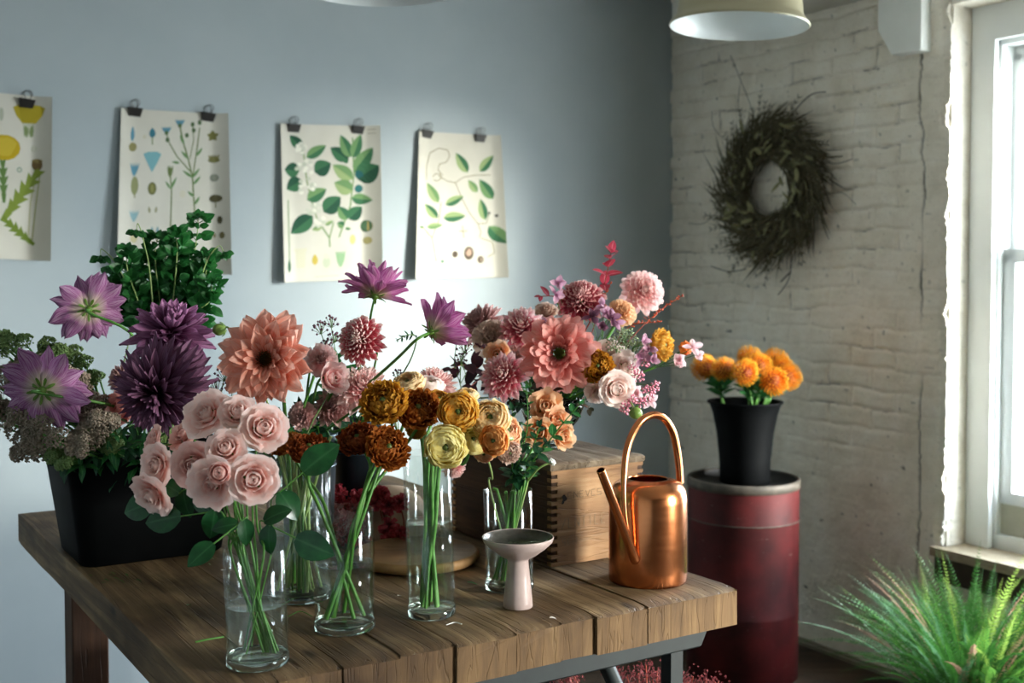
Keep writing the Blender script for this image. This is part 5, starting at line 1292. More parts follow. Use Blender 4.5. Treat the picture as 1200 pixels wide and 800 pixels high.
for u, v, Y, r, n, sh, c, lb in [(640, 476, 2.02, 19, (.0, -.9, .4), 'lisi', 'lisi', 'pale peach lisianthus under the salmon dahlia'),
   (631, 506, 1.96, 17, (.0, -.9, .1), 'lisi', 'peachrose', 'peach yellow lisianthus in front of the crate edge'),
   (661, 512, 1.98, 14, (.5, -.8, .1), 'lisi', 'peachrose', 'small peach yellow lisianthus just above the crate lid'),
   (652, 492, 1.99, 15, (.3, -.8, .4), 'lisi', 'peach', 'peach lisianthus between the taller pale one and the crate lid')]:
    flower('lisianthus', sh, c, u, v, Y, r, n, 'green', lb, 'peach lisianthus in the greenery vase', 'lisianthus', calyx=CALYXS, stem_r=.0018, squash=1.2)
# orange ball flower and petals of hydrangea
M['orange_ball'] = simple('orange_floret', '#e2641c', '#f0862c', .6, scale=60)
c = at(803, 408, 2.16); mouth, foot = in_vase('urn', V((1, 0, 0)), 0, random.Random(4))
t = thing('billy_button', foot, 'small bright orange ball flower at the far right tip of the arrangement', 'flower'); mb = MB(); beads(mb, c, (.3, -1, .2), pxm(8, 2.16), 90, .0024, .7); mb.ball(c - V((0, -.002, 0)), pxm(7.5, 2.16), n=14, k=8); mb.build('flower_head', M['orange_ball'], t)
mb = MB(); mb.tube(catmull([c, at(775, 425, 2.2), at(720, 450, 2.22), mouth, foot], 5), .0012, 6); mb.build('stem', GREEN, t)
PETM = {'mauve': petal_mat('mauve_floret_petal', '#b07a9a', '#cf9fb8', '#e2bccb', None, 0, .4, .2), 'blush': petal_mat('blush_floret_petal', '#e3b0b4', '#f0cfd2', '#f7e2e2', None, 0, .45, .15), 'purple': petal_mat('dusky_purple_floret_petal', '#6e4258', '#8f6078', '#a87a90', None, 0, .3, .2)}
for fl, path, lb, mt in [
  ([(693, 372), (706, 385), (716, 374)], [(700, 400, 2.2)], 'dusky purple hydrangea florets left of the peach rose', 'purple'),
  ([(712, 368), (722, 377), (708, 358)], [(705, 400, 2.16)], 'mauve hydrangea florets over the peach rose', 'mauve'),
  ([(752, 400), (760, 411), (748, 417), (764, 422)], [(735, 430, 2.2)], 'mauve hydrangea florets left of the yellow ranunculus', 'mauve'),
  ([(797, 422), (791, 428), (812, 408), (815, 416)], [(770, 430, 2.2)], 'blush white petals at the right tip beside the orange ball', 'blush'),
  ([(650, 345), (642, 378), (654, 332)], [(665, 390, 2.3)], 'mauve hydrangea florets left of the crimson dahlia', 'mauve'),
  ([(762, 470), (748, 462)], [(735, 450, 2.15)], 'blush florets hanging lowest at the right', 'blush')]:
    mouth, foot = in_vase('urn', V((path[0][0] - 646, 10, 0)).normalized(), 0, random.Random(int(path[0][0])))
    t = thing('hydrangea_sprig', foot, lb, 'flower', 'hydrangea sprigs in the arrangement'); k = at(*path[0]); mbs = MB(); mbs.tube(catmull([k, lerp(k, mouth, .5), mouth, foot], 4), .0014, 6)
    R_ = random.Random(int(fl[0][0])); mb = MB()
    for (u, v) in fl:
        Y = 2.08 + R_.uniform(-.02, .02); c = at(u, v, Y); mbs.tube([c + V((0, .004, 0)), lerp(c, k, .5), k], .0007, 4); s_ = len(mb.v); a0 = R_.random() * 6
        for i in range(4): petal(mb, R_, R_.uniform(.85, 1.2), R_.uniform(.6, .85), a0 + i * pi / 2 + R_.uniform(-.4, .4), R_.uniform(-5, 70), .05, 0, R_.uniform(-40, 30), .4, 'dahl', 4, 6, 0, .1, .4)
        mb.xf(Matrix.Translation(c) @ frame_z(V((R_.uniform(-.6, .7), -.8, R_.uniform(-.3, .6)))) @ Matrix.Scale(pxm(11.5, Y), 4), s_)
    mbs.build('stem', GREEN, t); mb.build('florets', PETM[mt], t)
# foliage of the arrangement
M['redleaf'] = leaf_mat('red_leaf', '#8e2434', '#c2485a', '#d98a92', .4)
M['burgundy'] = leaf_mat('burgundy_leaf', '#2a1018', '#42192a', None, .1, .5)
M['brownleaf'] = leaf_mat('dark_olive_leaf', '#22201a', '#38351f', None, .1, .6)
M['redtwig'] = simple('red_twig', '#a84a34', '#8a3a2c', .7)
leafy('smoke_bush_sprig', [at(716, 296, 2.2), at(710, 325, 2.2), at(700, 360, 2.25), at(680, 400, 2.3)], 'urn', 'red leaf sprig standing highest above the crimson dahlia', M['redleaf'], M['redtwig'], .032, .020, 5, group='leaf sprigs in the arrangement', kind='oval', t1=.25, seed=4, shrink=.8)
leafy('smoke_bush_sprig', [at(634, 347, 2.22), at(655, 350, 2.24), at(675, 380, 2.3)], 'urn', 'dark red leaf pointing left beside the crimson dahlia', M['redleaf'], M['redtwig'], .030, .018, 2, group='leaf sprigs in the arrangement', t1=.12, seed=9, opp=False)
for k, (pts_, lb, L) in enumerate([
   ([(528, 432, 2.2), (552, 428, 2.25), (590, 450, 2.3)], 'burgundy leaves reaching left between the pink flowers and the wall', .042),
   ([(552, 452, 2.2), (575, 440, 2.26), (610, 460, 2.3)], 'burgundy leaves under the beige carnation', .040),
   ([(600, 470, 2.2), (620, 460, 2.26), (640, 470, 2.3)], 'dark leaves below the spiky pink dahlia', .038),
   ([(690, 478, 2.14), (672, 470, 2.2), (655, 475, 2.28)], 'dark leaves below the cream flower, by the salmon dahlia', .036),
   ([(640, 470, 2.12), (640, 455, 2.2), (645, 470, 2.28)], 'dark leaves directly under the salmon dahlia', .040),
   ([(735, 395, 2.2), (720, 410, 2.25), (690, 440, 2.3)], 'dark leaves behind the ivory roses', .03)]):
    leafy('dark_leaf_sprig', [at(*p) for p in pts_], 'urn', lb, M['burgundy' if k < 2 else 'brownleaf'], M['redtwig'], L, L * .62, 6, group='dark leaf sprigs in the arrangement', t1=.5, seed=k + 20, bend=.6)
M['sedum_green'] = simple('sedum_green', '#7f9468', '#a3b08a', .8, scale=80)
M['sedum_dusty'] = simple('sedum_dusty', '#7c7562', '#a08d7c', .85, scale=90)
M['sedum_leafgreen'] = simple('sedum_fresh', '#5c7a44', '#7c9458', .8, scale=90)
M['wax'] = simple('wax_flower_pink', '#cf6a86', '#eba6b4', .6, scale=90)
M['coraltwig'] = simple('coral_bead', '#c8502e', '#d9704a', .7, scale=80)
M['darkbead'] = simple('dark_berry', '#3b2230', '#6a3c4a', .7, scale=80)
M['fernstem'] = simple('thin_green_stem', '#4c6b36', '#5f7d42', .6)
cluster('sedum_stem', [at(735, 415, 2.14), at(715, 440, 2.22)], 'urn', [(733, 395, 2.10, 14, 60), (720, 404, 2.10, 11, 45), (745, 404, 2.12, 9, 30)], 'pale green sedum cluster in the middle right of the arrangement', M['sedum_green'], GREEN, .0022)
for hs, lb, sd in [([(748, 440, 2.08, 8, 22), (756, 425, 2.1, 6, 14), (741, 432, 2.1, 6, 12)], 'pink wax flower sprig right of the ivory roses', 1), ([(760, 460, 2.06, 9, 24), (752, 471, 2.06, 7, 18), (768, 452, 2.06, 6, 12)], 'pink wax flower sprig below, at lower right of the arrangement', 2), ([(733, 478, 2.04, 8, 20), (741, 468, 2.05, 6, 14)], 'pink wax flower sprig hanging lowest above the copper handle', 3)]:
    cluster('wax_flower_sprig', [at(hs[0][0] - 15, hs[0][1] - 12, 2.14), at(700, 440, 2.24)], 'urn', hs, lb, M['wax'], M['fernstem'], .0026, group='wax flower sprigs in the arrangement', seed=sd, flat=.7)
def twig_bead(u0, v0, u1, v1, Y, lb, mat, n=26, rr=.0022, sd=1, nm='coral_bead_twig', spread=.008):
    rn = random.Random(sd); a, b = at(u1, v1, Y), at(u0, v0, Y + .04); mouth, foot = in_vase('urn', V((b.x - vases['urn']['b'].x, .01, 0)).normalized(), 0, rn)
    t = thing(nm, foot, lb, 'foliage'); pts = catmull([a, lerp(a, b, .5) + V((0, 0, .004)), b, lerp(b, mouth, .5), mouth, foot], 5); mb = MB(); mb.tube(pts, .0009, 5); mb.build('stem', M['redtwig'], t)
    mb = MB()
    for i in range(n):
        p, dr = path_at(pts, .42 * i / n * .9); k = .35 + .65 * (i / n); q = p + V((rn.uniform(-1, 1), rn.uniform(-1, 1), rn.uniform(-.3, 1))) * spread * k; mb.tube([p, q], .0004, 3, cap=False)
        for j in range(3): mb.ball(lerp(p, q, .5 + j * .25), rr * .6, n=5, k=3)
    mb.build('beads', mat, t)
twig_bead(755, 380, 800, 346, 2.18, 'coral bead twig reaching up to the right before the brick wall', M['coraltwig'], 30, sd=1)
twig_bead(735, 385, 774, 377, 2.14, 'coral bead twig below the pale pink ball dahlia', M['coraltwig'], 26, sd=2)
twig_bead(700, 370, 716, 330, 2.2, 'coral bead twig standing beside the red leaf sprig', M['coraltwig'], 16, sd=3)
twig_bead(600, 430, 560, 405, 2.16, 'dark reddish bead twig in the shade at the left of the arrangement', M['darkbead'], 30, .003, sd=4, spread=.014)
# urn filler: mossy foliage under the blooms
for k, (u, v, Y, d_) in enumerate([(655, 480, 2.12, 1), (672, 476, 2.14, 1), (630, 482, 2.12, -1), (612, 474, 2.16, -1), (650, 464, 2.05, 1), (690, 462, 2.12, 1), (668, 440, 2.16, 1), (625, 440, 2.16, -1)]):
    leafy('filler_leaf_sprig', [at(u, v, Y), at(u - 6 * d_, v - 8, Y + .05), at(648, 470, 2.22)], 'urn', 'dark green filler leaves over the rim of the urn', M['leaf_dark'] if k % 2 else M['brownleaf'], GREEN, .034, .020, 6, group='filler leaves over the urn rim', t1=.6, seed=k + 40, bend=.8)

# ------------------------------------------------------------------ greenery vase sprigs
for k, (pts_, lb, n) in enumerate([
   ([(617, 455, 1.86), (618, 500, 1.87), (606, 550, 1.88)], 'fresh green sprig standing upright highest above the greenery vase', 11),
   ([(679, 474, 1.84), (650, 508, 1.86), (616, 556, 1.88)], 'sprig of oval leaves reaching right over the crate corner', 8),
   ([(600, 480, 1.90), (605, 510, 1.89), (600, 550, 1.88)], 'dark leaf sprig behind the upright one, near the peach ranunculus', 8),
   ([(640, 520, 1.82), (628, 535, 1.85), (612, 560, 1.88)], 'short leafy sprig low over the right rim of the greenery vase', 7),
   ([(632, 500, 1.85), (624, 525, 1.86), (608, 556, 1.88)], 'bushy dark sprig in the middle of the greenery vase', 9),
   ([(612, 515, 1.83), (608, 540, 1.86), (600, 560, 1.88)], 'small leafy sprig close above the rim of the greenery vase', 8)]):
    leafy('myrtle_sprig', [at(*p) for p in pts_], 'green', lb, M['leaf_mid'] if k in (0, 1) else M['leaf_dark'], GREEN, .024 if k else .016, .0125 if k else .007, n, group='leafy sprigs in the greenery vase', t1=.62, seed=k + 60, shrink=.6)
mouth, foot = in_vase('green', V((1, 0, 0)), 0, random.Random(2)); c = at(647, 541, 1.85)
t = thing('flower_bud', foot, 'tiny white bud on a curved green stalk before the crate corner', 'flower bud'); mb = MB(); beads(mb, c, (.5, -.5, .5), .0055, 24, .0018, .6); mb.build('bud_head', M['white_paint'], t)
mb = MB(); mb.tube(catmull([c, at(632, 548, 1.85), at(620, 562, 1.87), mouth, foot], 5), .0017, 7); mb.build('stem', PALEG, t)
# extra stems seen inside the vases
def loose_stems(vk, n, r, mat, lb, seed, name='cut_stem', top=.06, group=None):
    rn = random.Random(seed); d = vases[vk]; Mx = d['M']
    for i in range(n):
        a = rn.random() * 6.28; b = a + pi + rn.uniform(-.9, .9); r1 = d['r'] * rn.uniform(.3, .85); r2 = d['r'] * rn.uniform(.2, .8)
        p0 = Mx @ V((r1 * 1.3 * math.cos(a), r1 * 1.3 * math.sin(a), d['h'] + top)); p1 = Mx @ V((r1 * math.cos(a), r1 * math.sin(a), d['h'])); p2 = Mx @ V((r2 * math.cos(b), r2 * math.sin(b), d['base'] + .006))
        t = thing(name, p2, lb, 'stem', group); mb = MB(); kk = lerp(p1, p2, .55) + V((rn.uniform(-1, 1), rn.uniform(-1, 1), 0)) * .003
        pts = [p0, p1, kk, p2]; mb.tube([pts[0], lerp(pts[0], pts[1], .5), pts[1], lerp(pts[1], kk, .5), kk, lerp(kk, p2, .5), p2], r, 8); mb.ball(kk, r * 1.25, n=8, k=6); mb.build('stalk', mat, t)
loose_stems('flute', 13, .0024, PALEG, 'pale green stem standing packed in the fluted vase', 5, group='packed stems in the fluted vase', top=.03)
loose_stems('green', 5, .0026, GREEN, 'bare green stem inside the greenery vase', 6, group='bare stems in the greenery vase', top=.0)
# dark leafy filler behind the front vases
for k, (u, v, Y, vk) in enumerate([(340, 500, 1.98, 'flute'), (372, 498, 2.02, 'flute'), (410, 480, 2.12, 'pailA'), (325, 492, 1.92, 'flute'), (385, 462, 2.06, 'pailA'), (352, 478, 2.05, 'pailA'), (395, 420, 2.0, 'pailB'), (300, 500, 1.9, 'flute')]):
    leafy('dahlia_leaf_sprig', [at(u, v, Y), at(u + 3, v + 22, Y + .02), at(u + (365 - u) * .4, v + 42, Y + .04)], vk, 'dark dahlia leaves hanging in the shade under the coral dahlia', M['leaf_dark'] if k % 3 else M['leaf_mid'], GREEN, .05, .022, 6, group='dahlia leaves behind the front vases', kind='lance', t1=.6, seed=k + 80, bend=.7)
# slanting leafless stems crossing behind the ranunculus
for k, (a_, b_, vk) in enumerate([((398, 440, 1.95), (372, 500, 2.08), 'pailA'), ((430, 470, 1.92), (385, 502, 2.05), 'pailA'), ((440, 488, 1.92), (392, 506, 2.05), 'pailA'), ((368, 440, 1.95), (352, 500, 2.0), 'pailA')]):
    rn = random.Random(k); mouth, foot = in_vase(vk, V((1, 0, 0)), 0, rn); pa, pb_ = at(*a_), at(*b_)
    t = thing('cut_stem', foot, 'bare slanting green stem rising from the pale pail', 'stem', 'bare stems in the pale pail'); mb = MB(); mb.tube(catmull([pa, pb_, mouth, foot], 6), .0024, 8); mb.build('stalk', GREEN, t)
# airy dark flower clusters
for k, (hs, lb, vk) in enumerate([
   ([(375, 385, 1.98, 10, 16), (388, 378, 1.98, 9, 14), (392, 396, 1.98, 9, 14), (382, 404, 1.98, 7, 10)], 'airy dark wax flower sprig right behind the coral dahlia', 'flute'),
   ([(262, 440, 1.92, 11, 18), (272, 452, 1.92, 10, 16), (252, 455, 1.92, 12, 20)], 'airy dark wax flower sprig left behind the coral dahlia', 'flute'),
   ([(455, 455, 2.05, 10, 18), (466, 440, 2.05, 8, 12), (463, 462, 2.05, 9, 14)], 'airy dark wax flower sprig above the ochre ranunculus', 'pailB'),
   ([(535, 395, 2.2, 10, 18), (545, 408, 2.2, 10, 18), (540, 420, 2.2, 8, 14)], 'airy dark sprig between the lilac dahlia and the arrangement', 'urn')]):
    c0 = hs[0]; cluster('wax_flower_sprig', [at(c0[0] + 5, c0[1] + 30, c0[2]), at(c0[0] + 12, c0[1] + 70, c0[2] + .03)], vk, hs, lb, M['darkbead'], M['fernstem'], .0024, group='airy dark sprigs', seed=k + 5, flat=1.0, twig=1)
mouth, foot = in_vase('pailB', V((1, 0, 0)), 0, random.Random(8)); 
leafy('thin_leaf_sprig', [at(466, 398, 2.0), at(480, 392, 2.0), at(488, 400, 2.02), at(470, 440, 2.1)], 'pailB', 'fine dark leaf sprig left of the slanting lilac dahlia', M['leaf_dark'], M['fernstem'], .010, .004, 8, t1=.3, seed=91)

# ------------------------------------------------------------------ sedum in the black tub
g = 'sedum stems in the black tub'
sed = [(15, 405, 1.98, 24, 'f'), (4, 442, 1.96, 26, 'd'), (56, 414, 2.04, 22, 'f'), (88, 422, 2.08, 20, 'f'), (84, 442, 1.98, 20, 'd'), (22, 500, 1.92, 30, 'd'), (52, 512, 1.90, 28, 'd'), (70, 535, 1.92, 17, 'f'), (103, 505, 1.92, 24, 'd'), (122, 492, 1.92, 18, 'd'), (112, 478, 1.98, 20, 'd'), (34, 528, 1.95, 22, 'd'), (2, 490, 1.96, 24, 'd'), (90, 470, 2.0, 26, 'd'), (108, 440, 2.05, 14, 'f'), (92, 522, 1.9, 16, 'd'), (38, 430, 2.0, 22, 'd'), (-15, 470, 2.0, 24, 'd'), (130, 520, 1.94, 14, 'f')]
sl = ['fresh green sedum head at the top left corner of the mass', 'dusty sedum head at the left edge below the green one', 'fresh green sedum head above the large lilac dahlia', 'green sedum head rising right behind the lilac dahlia', 'dusty sedum head at the right shoulder of the large lilac dahlia', 'wide dusty sedum head under the large lilac dahlia, to the left', 'wide dusty sedum head under the large lilac dahlia, in the middle', 'small green sedum head hanging lowest over the tub corner', 'dusty sedum head just above the tub rim, right of the lilac dahlia', 'dusty sedum head farthest right, nearest the dark plum dahlia', 'dusty sedum head where the lilac dahlia stem passes', 'dusty sedum head drooping at lower left outside the tub', 'dusty sedum head cut by the left frame edge, lower', 'dusty sedum head hidden behind the right petals of the lilac dahlia', 'small green sedum head highest on the right of the mass', 'small dusty sedum head drooping onto the tub rim', 'dusty sedum head behind the upper petals of the lilac dahlia', 'dusty sedum head outside the left frame edge', 'small green sedum head low beside the tub leaves']
for k, ((u, v, Y, r, c), lb) in enumerate(zip(sed, sl)):
    rn = random.Random(k + 300); hs = [(u, v, Y, r * .62, 150)] + [(u + r * .6 * math.cos(a), v + r * .5 * math.sin(a), Y + rn.uniform(-.02, .02), r * .5, 100) for a in [rn.random() * 6.28 + j * 1.25 for j in range(5)]]
    base = at(lerp(u, 120, .35), v + 45 if v < 480 else max(v, 500) + 2, Y + .03)
    base = at(lerp(u, 130, .5), min(v + 50, 525), 2.02)
    cluster('sedum_stem', [base, at(150, 545, 2.07)], 'tub', hs, lb, M['sedum_dusty'] if c == 'd' else M['sedum_leafgreen'], GREEN, .0025, group=g, seed=k, stem_r=.003, lv=(6, .045, .02, M['leaf_dark']), twig=12, flat=.8)
for k, (u, v) in enumerate([(110, 535), (130, 530), (150, 525), (165, 520), (150, 500), (135, 510), (185, 520), (95, 545), (75, 545)]):
    leafy('tub_leaf_sprig', [at(u, v, 1.93), at(u + 10, v + 2, 1.98), at(170, 548, 2.05)], 'tub', 'green leaves spilling over the rim of the black tub', M['leaf_mid'] if k % 2 else M['leaf_dark'], GREEN, .042, .018, 7, group='leaves spilling over the tub rim', kind='lance', t1=.6, seed=k + 120, bend=.9)

# ------------------------------------------------------------------ leafy bunch above the tub
M['bushleaf'] = leaf_mat('bunch_leaf', '#1a5426', '#2f7434', '#3c8440', .3, .45)
g = 'leafy stems standing up behind the plum dahlia'
rn = random.Random(77)
BU = [(232, 256, 8), (205, 275, 10), (160, 270, 0), (118, 300, 0), (240, 300, 10), (262, 296, 4), (175, 300, 12), (150, 315, 11), (195, 300, 12), (215, 315, 12), (140, 335, 10), (165, 335, 12), (190, 330, 12), (225, 340, 12), (248, 330, 9), (175, 350, 10), (205, 355, 10), (155, 352, 8), (230, 362, 8), (215, 290, 10), (185, 280, 8), (130, 322, 6), (150, 295, 8), (235, 315, 10)]
for k, (u, v, n) in enumerate(BU):
    Y = 2.12 + rn.uniform(-.05, .06)
    if n <= 4:
        P = [at(u, v, Y), at(u + (6 if u > 200 else -2) * -1, v - 8, Y), at(lerp(u, 190, .3), v + 15, Y), at(lerp(u, 195, .5), v + 70, Y)]
        lb = {160: 'thin hooked stem with a nodding leaf tuft over the cornflower poster', 118: 'small leaf pair on a thin stalk far left of the leafy bunch', 262: 'thin arching stem with leaf tuft at the right edge of the leafy bunch'}[u]
        leafy('leafy_stem', P, 'tub', lb, M['bushleaf'], PALEG, .016, .014, 3, group=g, t1=.03, seed=k + 200, lobes=True, shrink=.9, stem_r=.0014)
    else:
        P = [at(u, v, Y), at(u + rn.uniform(-4, 4), v + 22, Y), at(lerp(u, 195, .4), 372, Y), at(lerp(u, 192, .7), 430, 2.12)]
        leafy('leafy_stem', P, 'tub', 'lobed green leafy stem within the dense bunch before the cornflower poster' if k else 'tallest lobed leafy stem, reaching up over the cornflower poster', M['bushleaf'], PALEG, .025, .021, int(n * 1.15), group=g if k else None, t1=.42, seed=k + 200, lobes=True, shrink=.75, stem_r=.0017, opp=True)

# ------------------------------------------------------------------ red dried flowers beside the board, tan bowl behind
M['redblob'] = petal_mat('crimson_bract', '#4a0f1c', '#8a1c2c', '#b8303c', '#d98a94', .35, .3)
M['pinkblob'] = petal_mat('pink_bract', '#8a4a50', '#c88088', '#e0a8ac', None, 0, .3)
rn = random.Random(31); g = 'crimson dried flowers lying behind the short vase'
for k in range(26):
    u = rn.uniform(388, 472); v = rn.uniform(572, 630) + abs(u - 430) * .12; Y = 2.16 + (630 - v) * .001
    col = 'pinkblob' if (u < 412 and rn.random() < .6) else 'redblob'
    c = at(u, v, Y); t = thing('dried_flower', c, ('pink' if col[0] == 'p' else 'crimson') + ' dried flower head in the pile behind the short vase', 'dried flower', g + (' (pink)' if col[0] == 'p' else ''))
    R_ = random.Random(k); mb = MB()
    for i in range(40): petal(mb, R_, R_.uniform(.6, 1.05), .5, i * GA, R_.uniform(-60, 85), .05, R_.uniform(-.3, .3), R_.uniform(-50, 50), .4, 'fan', 3, 4, 0, .15)
    mb.xf(Matrix.Translation(c) @ frame_z(V((R_.uniform(-.5, .5), -.6, .6))) @ Matrix.Scale(pxm(13, Y), 4)); mb.build('bracts', M[col], t)
    fz = V((c.x * .98 + .002, c.y + .02, TZ + .003)); mb = MB(); mb.tube([c, lerp(c, fz, .5) + V((.004, 0, 0)), fz], .0014, 6); mb.build('stem', M['redtwig'], t)
bw = tab(455, 622); M['tan'] = simple('tan_clay', '#b59a80', '#a88c72', .6, scale=12)
tb_ = thing('clay_bowl', bw, 'tan clay bowl turned upside down behind the crimson flowers', 'bowl'); rr = .092; hh = at(455, 568, bw.y).z - TZ
mb = MB(); mb.lathe([(rr * 1.1, 0.001), (rr * 1.06, .01), (rr * .92, hh * .4), (rr * .70, hh * .72), (rr * .42, hh * .92), (.001, hh)], 56); mb.build('bowl_shell', M['tan'], tb_, Matrix.Translation(bw))
mb = MB(); mb.lathe([(rr * 1.1, .001), (rr * 1.13, .004), (rr * 1.12, .010), (rr * 1.08, .011)], 56); mb.build('bowl_rim', M['tan'], tb_, Matrix.Translation(bw))

# ------------------------------------------------------------------ protea in the black bucket
M['pin'] = petal_mat('pincushion_pin', '#b8400c', '#f08014', '#ffc23c', None, 0, .2, .2); M['pin_core'] = simple('pincushion_core', '#8a3c0c', '#702c0a', .7, scale=60)
R_ = random.Random(6); mb = MB()
for i in range(120):
    t = (i + .5) / 120; th = math.acos(1 - 1.25 * t); a = i * GA; dz = V((math.sin(th) * math.cos(a), math.sin(th) * math.sin(a), math.cos(th)))
    p0 = dz * .55; tip = dz * R_.uniform(.96, 1.14) + V((0, 0, .18 * math.sin(th))); mid = dz * .92
    s_ = len(mb.v); mb.tube([p0, mid, tip * .98, (tip * .98 + V((-dz.x, -dz.y, .4)) * .10)], [.035, .03, .028, .045], 4, cap=True)
    for q in range(s_, len(mb.v)):
        dd_ = V(mb.v[q]).length; mb.uv[q] = (.5, max(0, min(1, (dd_ - .5) / .6)))
PINS = mb.mesh('pins', M['pin']); mb = MB(); mb.ball((0, 0, 0), .6, n=18, k=12); CORE = mb.mesh('core', M['pin_core'])
mb = MB()
for i in range(22): petal(mb, R_, .8, .34, i * GA, -10 + 2 * i, .1, -.8, 60, .1, 'point', 3, 5)
BRACT = mb.mesh('bracts', M['leaf_mid'])
pro = [(827, 432, 4.30, 14, (-.75, -.5, .5), 'farthest left in the black bucket'), (848, 434, 4.22, 13, (-.3, -.7, .6), 'second from the left in the black bucket'), (872, 437, 4.16, 14.5, (-.05, -.95, .3), 'facing front in the middle of the bucket'), (889, 429, 4.25, 13, (.2, -.6, .7), 'behind and right of the middle one'), (905, 447, 4.16, 15, (.25, -.95, .1), 'lowest and frontmost on the right'), (922, 442, 4.24, 14, (.8, -.5, .2), 'farthest right in the black bucket'), (908, 425, 4.32, 14, (.3, -.3, .9), 'at the back right, highest'), (878, 421, 4.34, 13, (.0, -.3, .9), 'at the back in the middle, highest'), (916, 432, 4.28, 12, (.6, -.5, .6), 'squeezed between the back right and far right ones')]
for k, (u, v, Y, r, n, w_) in enumerate(pro):
    Y -= .19; c = at(u, v, Y); rr = pxm(r * 1.12, Y); n = V(n).normalized(); q = Matrix.Translation(c) @ frame_z(n) @ Matrix.Scale(rr, 4); rn = random.Random(k)
    hd = V((c.x - vases['bucket']['b'].x, c.y - vases['bucket']['b'].y, 0)).normalized(); mouth, foot = in_vase('bucket', hd, 0, rn)
    t = thing('pincushion_protea', foot, 'orange pincushion protea ' + w_, 'protea', 'orange proteas in the black bucket')
    link('pins', PINS, t, q); link('flower_core', CORE, t, q); link('bracts', BRACT, t, q)
    mb = MB(); mb.tube(catmull([c, c - n * .05, mouth, foot], 5), .004, 7); mb.build('stem', GREEN, t)
    mb = MB()
    for i in range(16):
        p = lerp(c - n * rr * .7, mouth, i / 17); a = i * 2.4; leafm(mb, p, V((math.cos(a), math.sin(a), .5)) + n * .6, V((0, -.5, 1)), .06, .024, .5, .2, 'lance')
    mb.build('leaves', M['leaf_mid'], t)

# ------------------------------------------------------------------ wreath on the brick wall
ws, wz = brick(915, 221); Wc = W(ws, wz, -.05)
M['wr1'] = leaf_mat('dried_olive_foliage', '#413d2a', '#5e5840', None, .05, .8); M['wr2'] = leaf_mat('dried_sage_leaf', '#7a7c56', '#95906a', None, .1, .8); M['twig'] = simple('dark_twig', '#2b2218', '#3c3022', .85)
wr = thing('dried_wreath', Wc, 'shaggy dried olive brown wreath hanging on the white brick wall', 'wreath')
ex, ez = DS, V((0, 0, 1)); en = -DT
def wp(r, a, n=0): return Wc + ex * (r * math.cos(a)) + ez * (r * math.sin(a)) + en * n
mb = MB()
for k in range(5):
    pts = [wp(.165 + .022 * math.sin(a * 3 + k * 1.3), a, .0 + .02 * math.cos(a * 2 + k)) for a in [2 * pi * i / 48 for i in range(49)]]; mb.tube(pts, .006, 6)
mb.build('twig_ring', M['twig'], wr)
rn = random.Random(12); mb = MB()
for i in range(1900):
    a = rn.random() * 2 * pi; r = rn.uniform(.105, .262) ; n = rn.uniform(-.02, .05)
    p = wp(r, a, n); tang = (ex * math.sin(a) - ez * math.cos(a)); rad = ex * math.cos(a) + ez * math.sin(a)
    out_ = rn.uniform(-.2, 1.1) if r > .15 else rn.uniform(-.25, .35)
    d_ = (tang * 1.0 + rad * out_ + en * rn.uniform(-.25, .35)).normalized(); L = rn.uniform(.06, .14)
    low = .5 + .5 * math.cos(a + 2.2)
    leafm(mb, p, d_, en + rad * rn.uniform(-1, 1), L * (1 + .25 * low), rn.uniform(.003, .0075), rn.uniform(-.6, .9), .2, 'lance', 1, 3)
fo_ = mb.build('dried_foliage', M['wr1'], wr); fo_['kind'] = 'stuff'
mb = MB()
for i in range(75):
    a = rn.random() * 2 * pi; r = rn.uniform(.09, .26); p = wp(r, a, rn.uniform(.02, .06)); tang = (ex * math.sin(a) - ez * math.cos(a)); rad = ex * math.cos(a) + ez * math.sin(a)
    leafm(mb, p, tang * rn.uniform(-.3, 1) + rad * rn.uniform(-.8, 1) + en * rn.uniform(-.1, .4), en + rad * rn.uniform(-.7, .7), rn.uniform(.04, .075), rn.uniform(.011, .019), rn.uniform(-.5, .9), .25, 'oval', 2, 5)
mb.build('broad_leaves', M['wr2'], wr)
mb = MB()
for i in range(90):
    a = rn.random() * 2 * pi; r = rn.uniform(.16, .24); p = wp(r, a, rn.uniform(0, .05)); tang = (ex * math.sin(a) - ez * math.cos(a)); rad = ex * math.cos(a) + ez * math.sin(a)
    d_ = (tang * rn.uniform(.2, 1) + rad * rn.uniform(.3, 1.2) + en * rn.uniform(-.1, .25)).normalized(); L = rn.uniform(.07, .15); pts = [p + d_ * L * j / 5 + ez * (-.10 * (j / 5) ** 2 * L) for j in range(6)]
    mb.tube(pts, .0009, 4)
    for j in range(1, 6):
        for s_ in (1, -1): leafm(mb, pts[j], d_ + tang * s_ * .7 + rad * s_ * -.3, en, .022, .005, .2, .2, 'lance', 1, 3)
mb.build('feathery_sprays', M['wr1'], wr)
def wt(pts_, r=.0016):
    P = []
    for u, v, n in pts_:
        s_, z_ = brick(u, v); P.append(W(s_, z_, -n))
    m_ = MB(); m_.tube(catmull(P, 5), r, 5); m_.build('loose_twig', M['twig'], wr)
wt([(905, 175, .06), (898, 140, .06), (885, 110, .05), (867, 66, .05)], .0012); wt([(880, 150, .05), (876, 120, .05), (879, 97, .05)], .001)
wt([(930, 150, .06), (950, 125, .06), (965, 112, .06), (979, 109, .05)], .0022); wt([(935, 255, .06), (940, 290, .06), (936, 325, .05), (923, 345, .05)], .0022); wt([(938, 318, .05), (926, 330, .05)], .003)
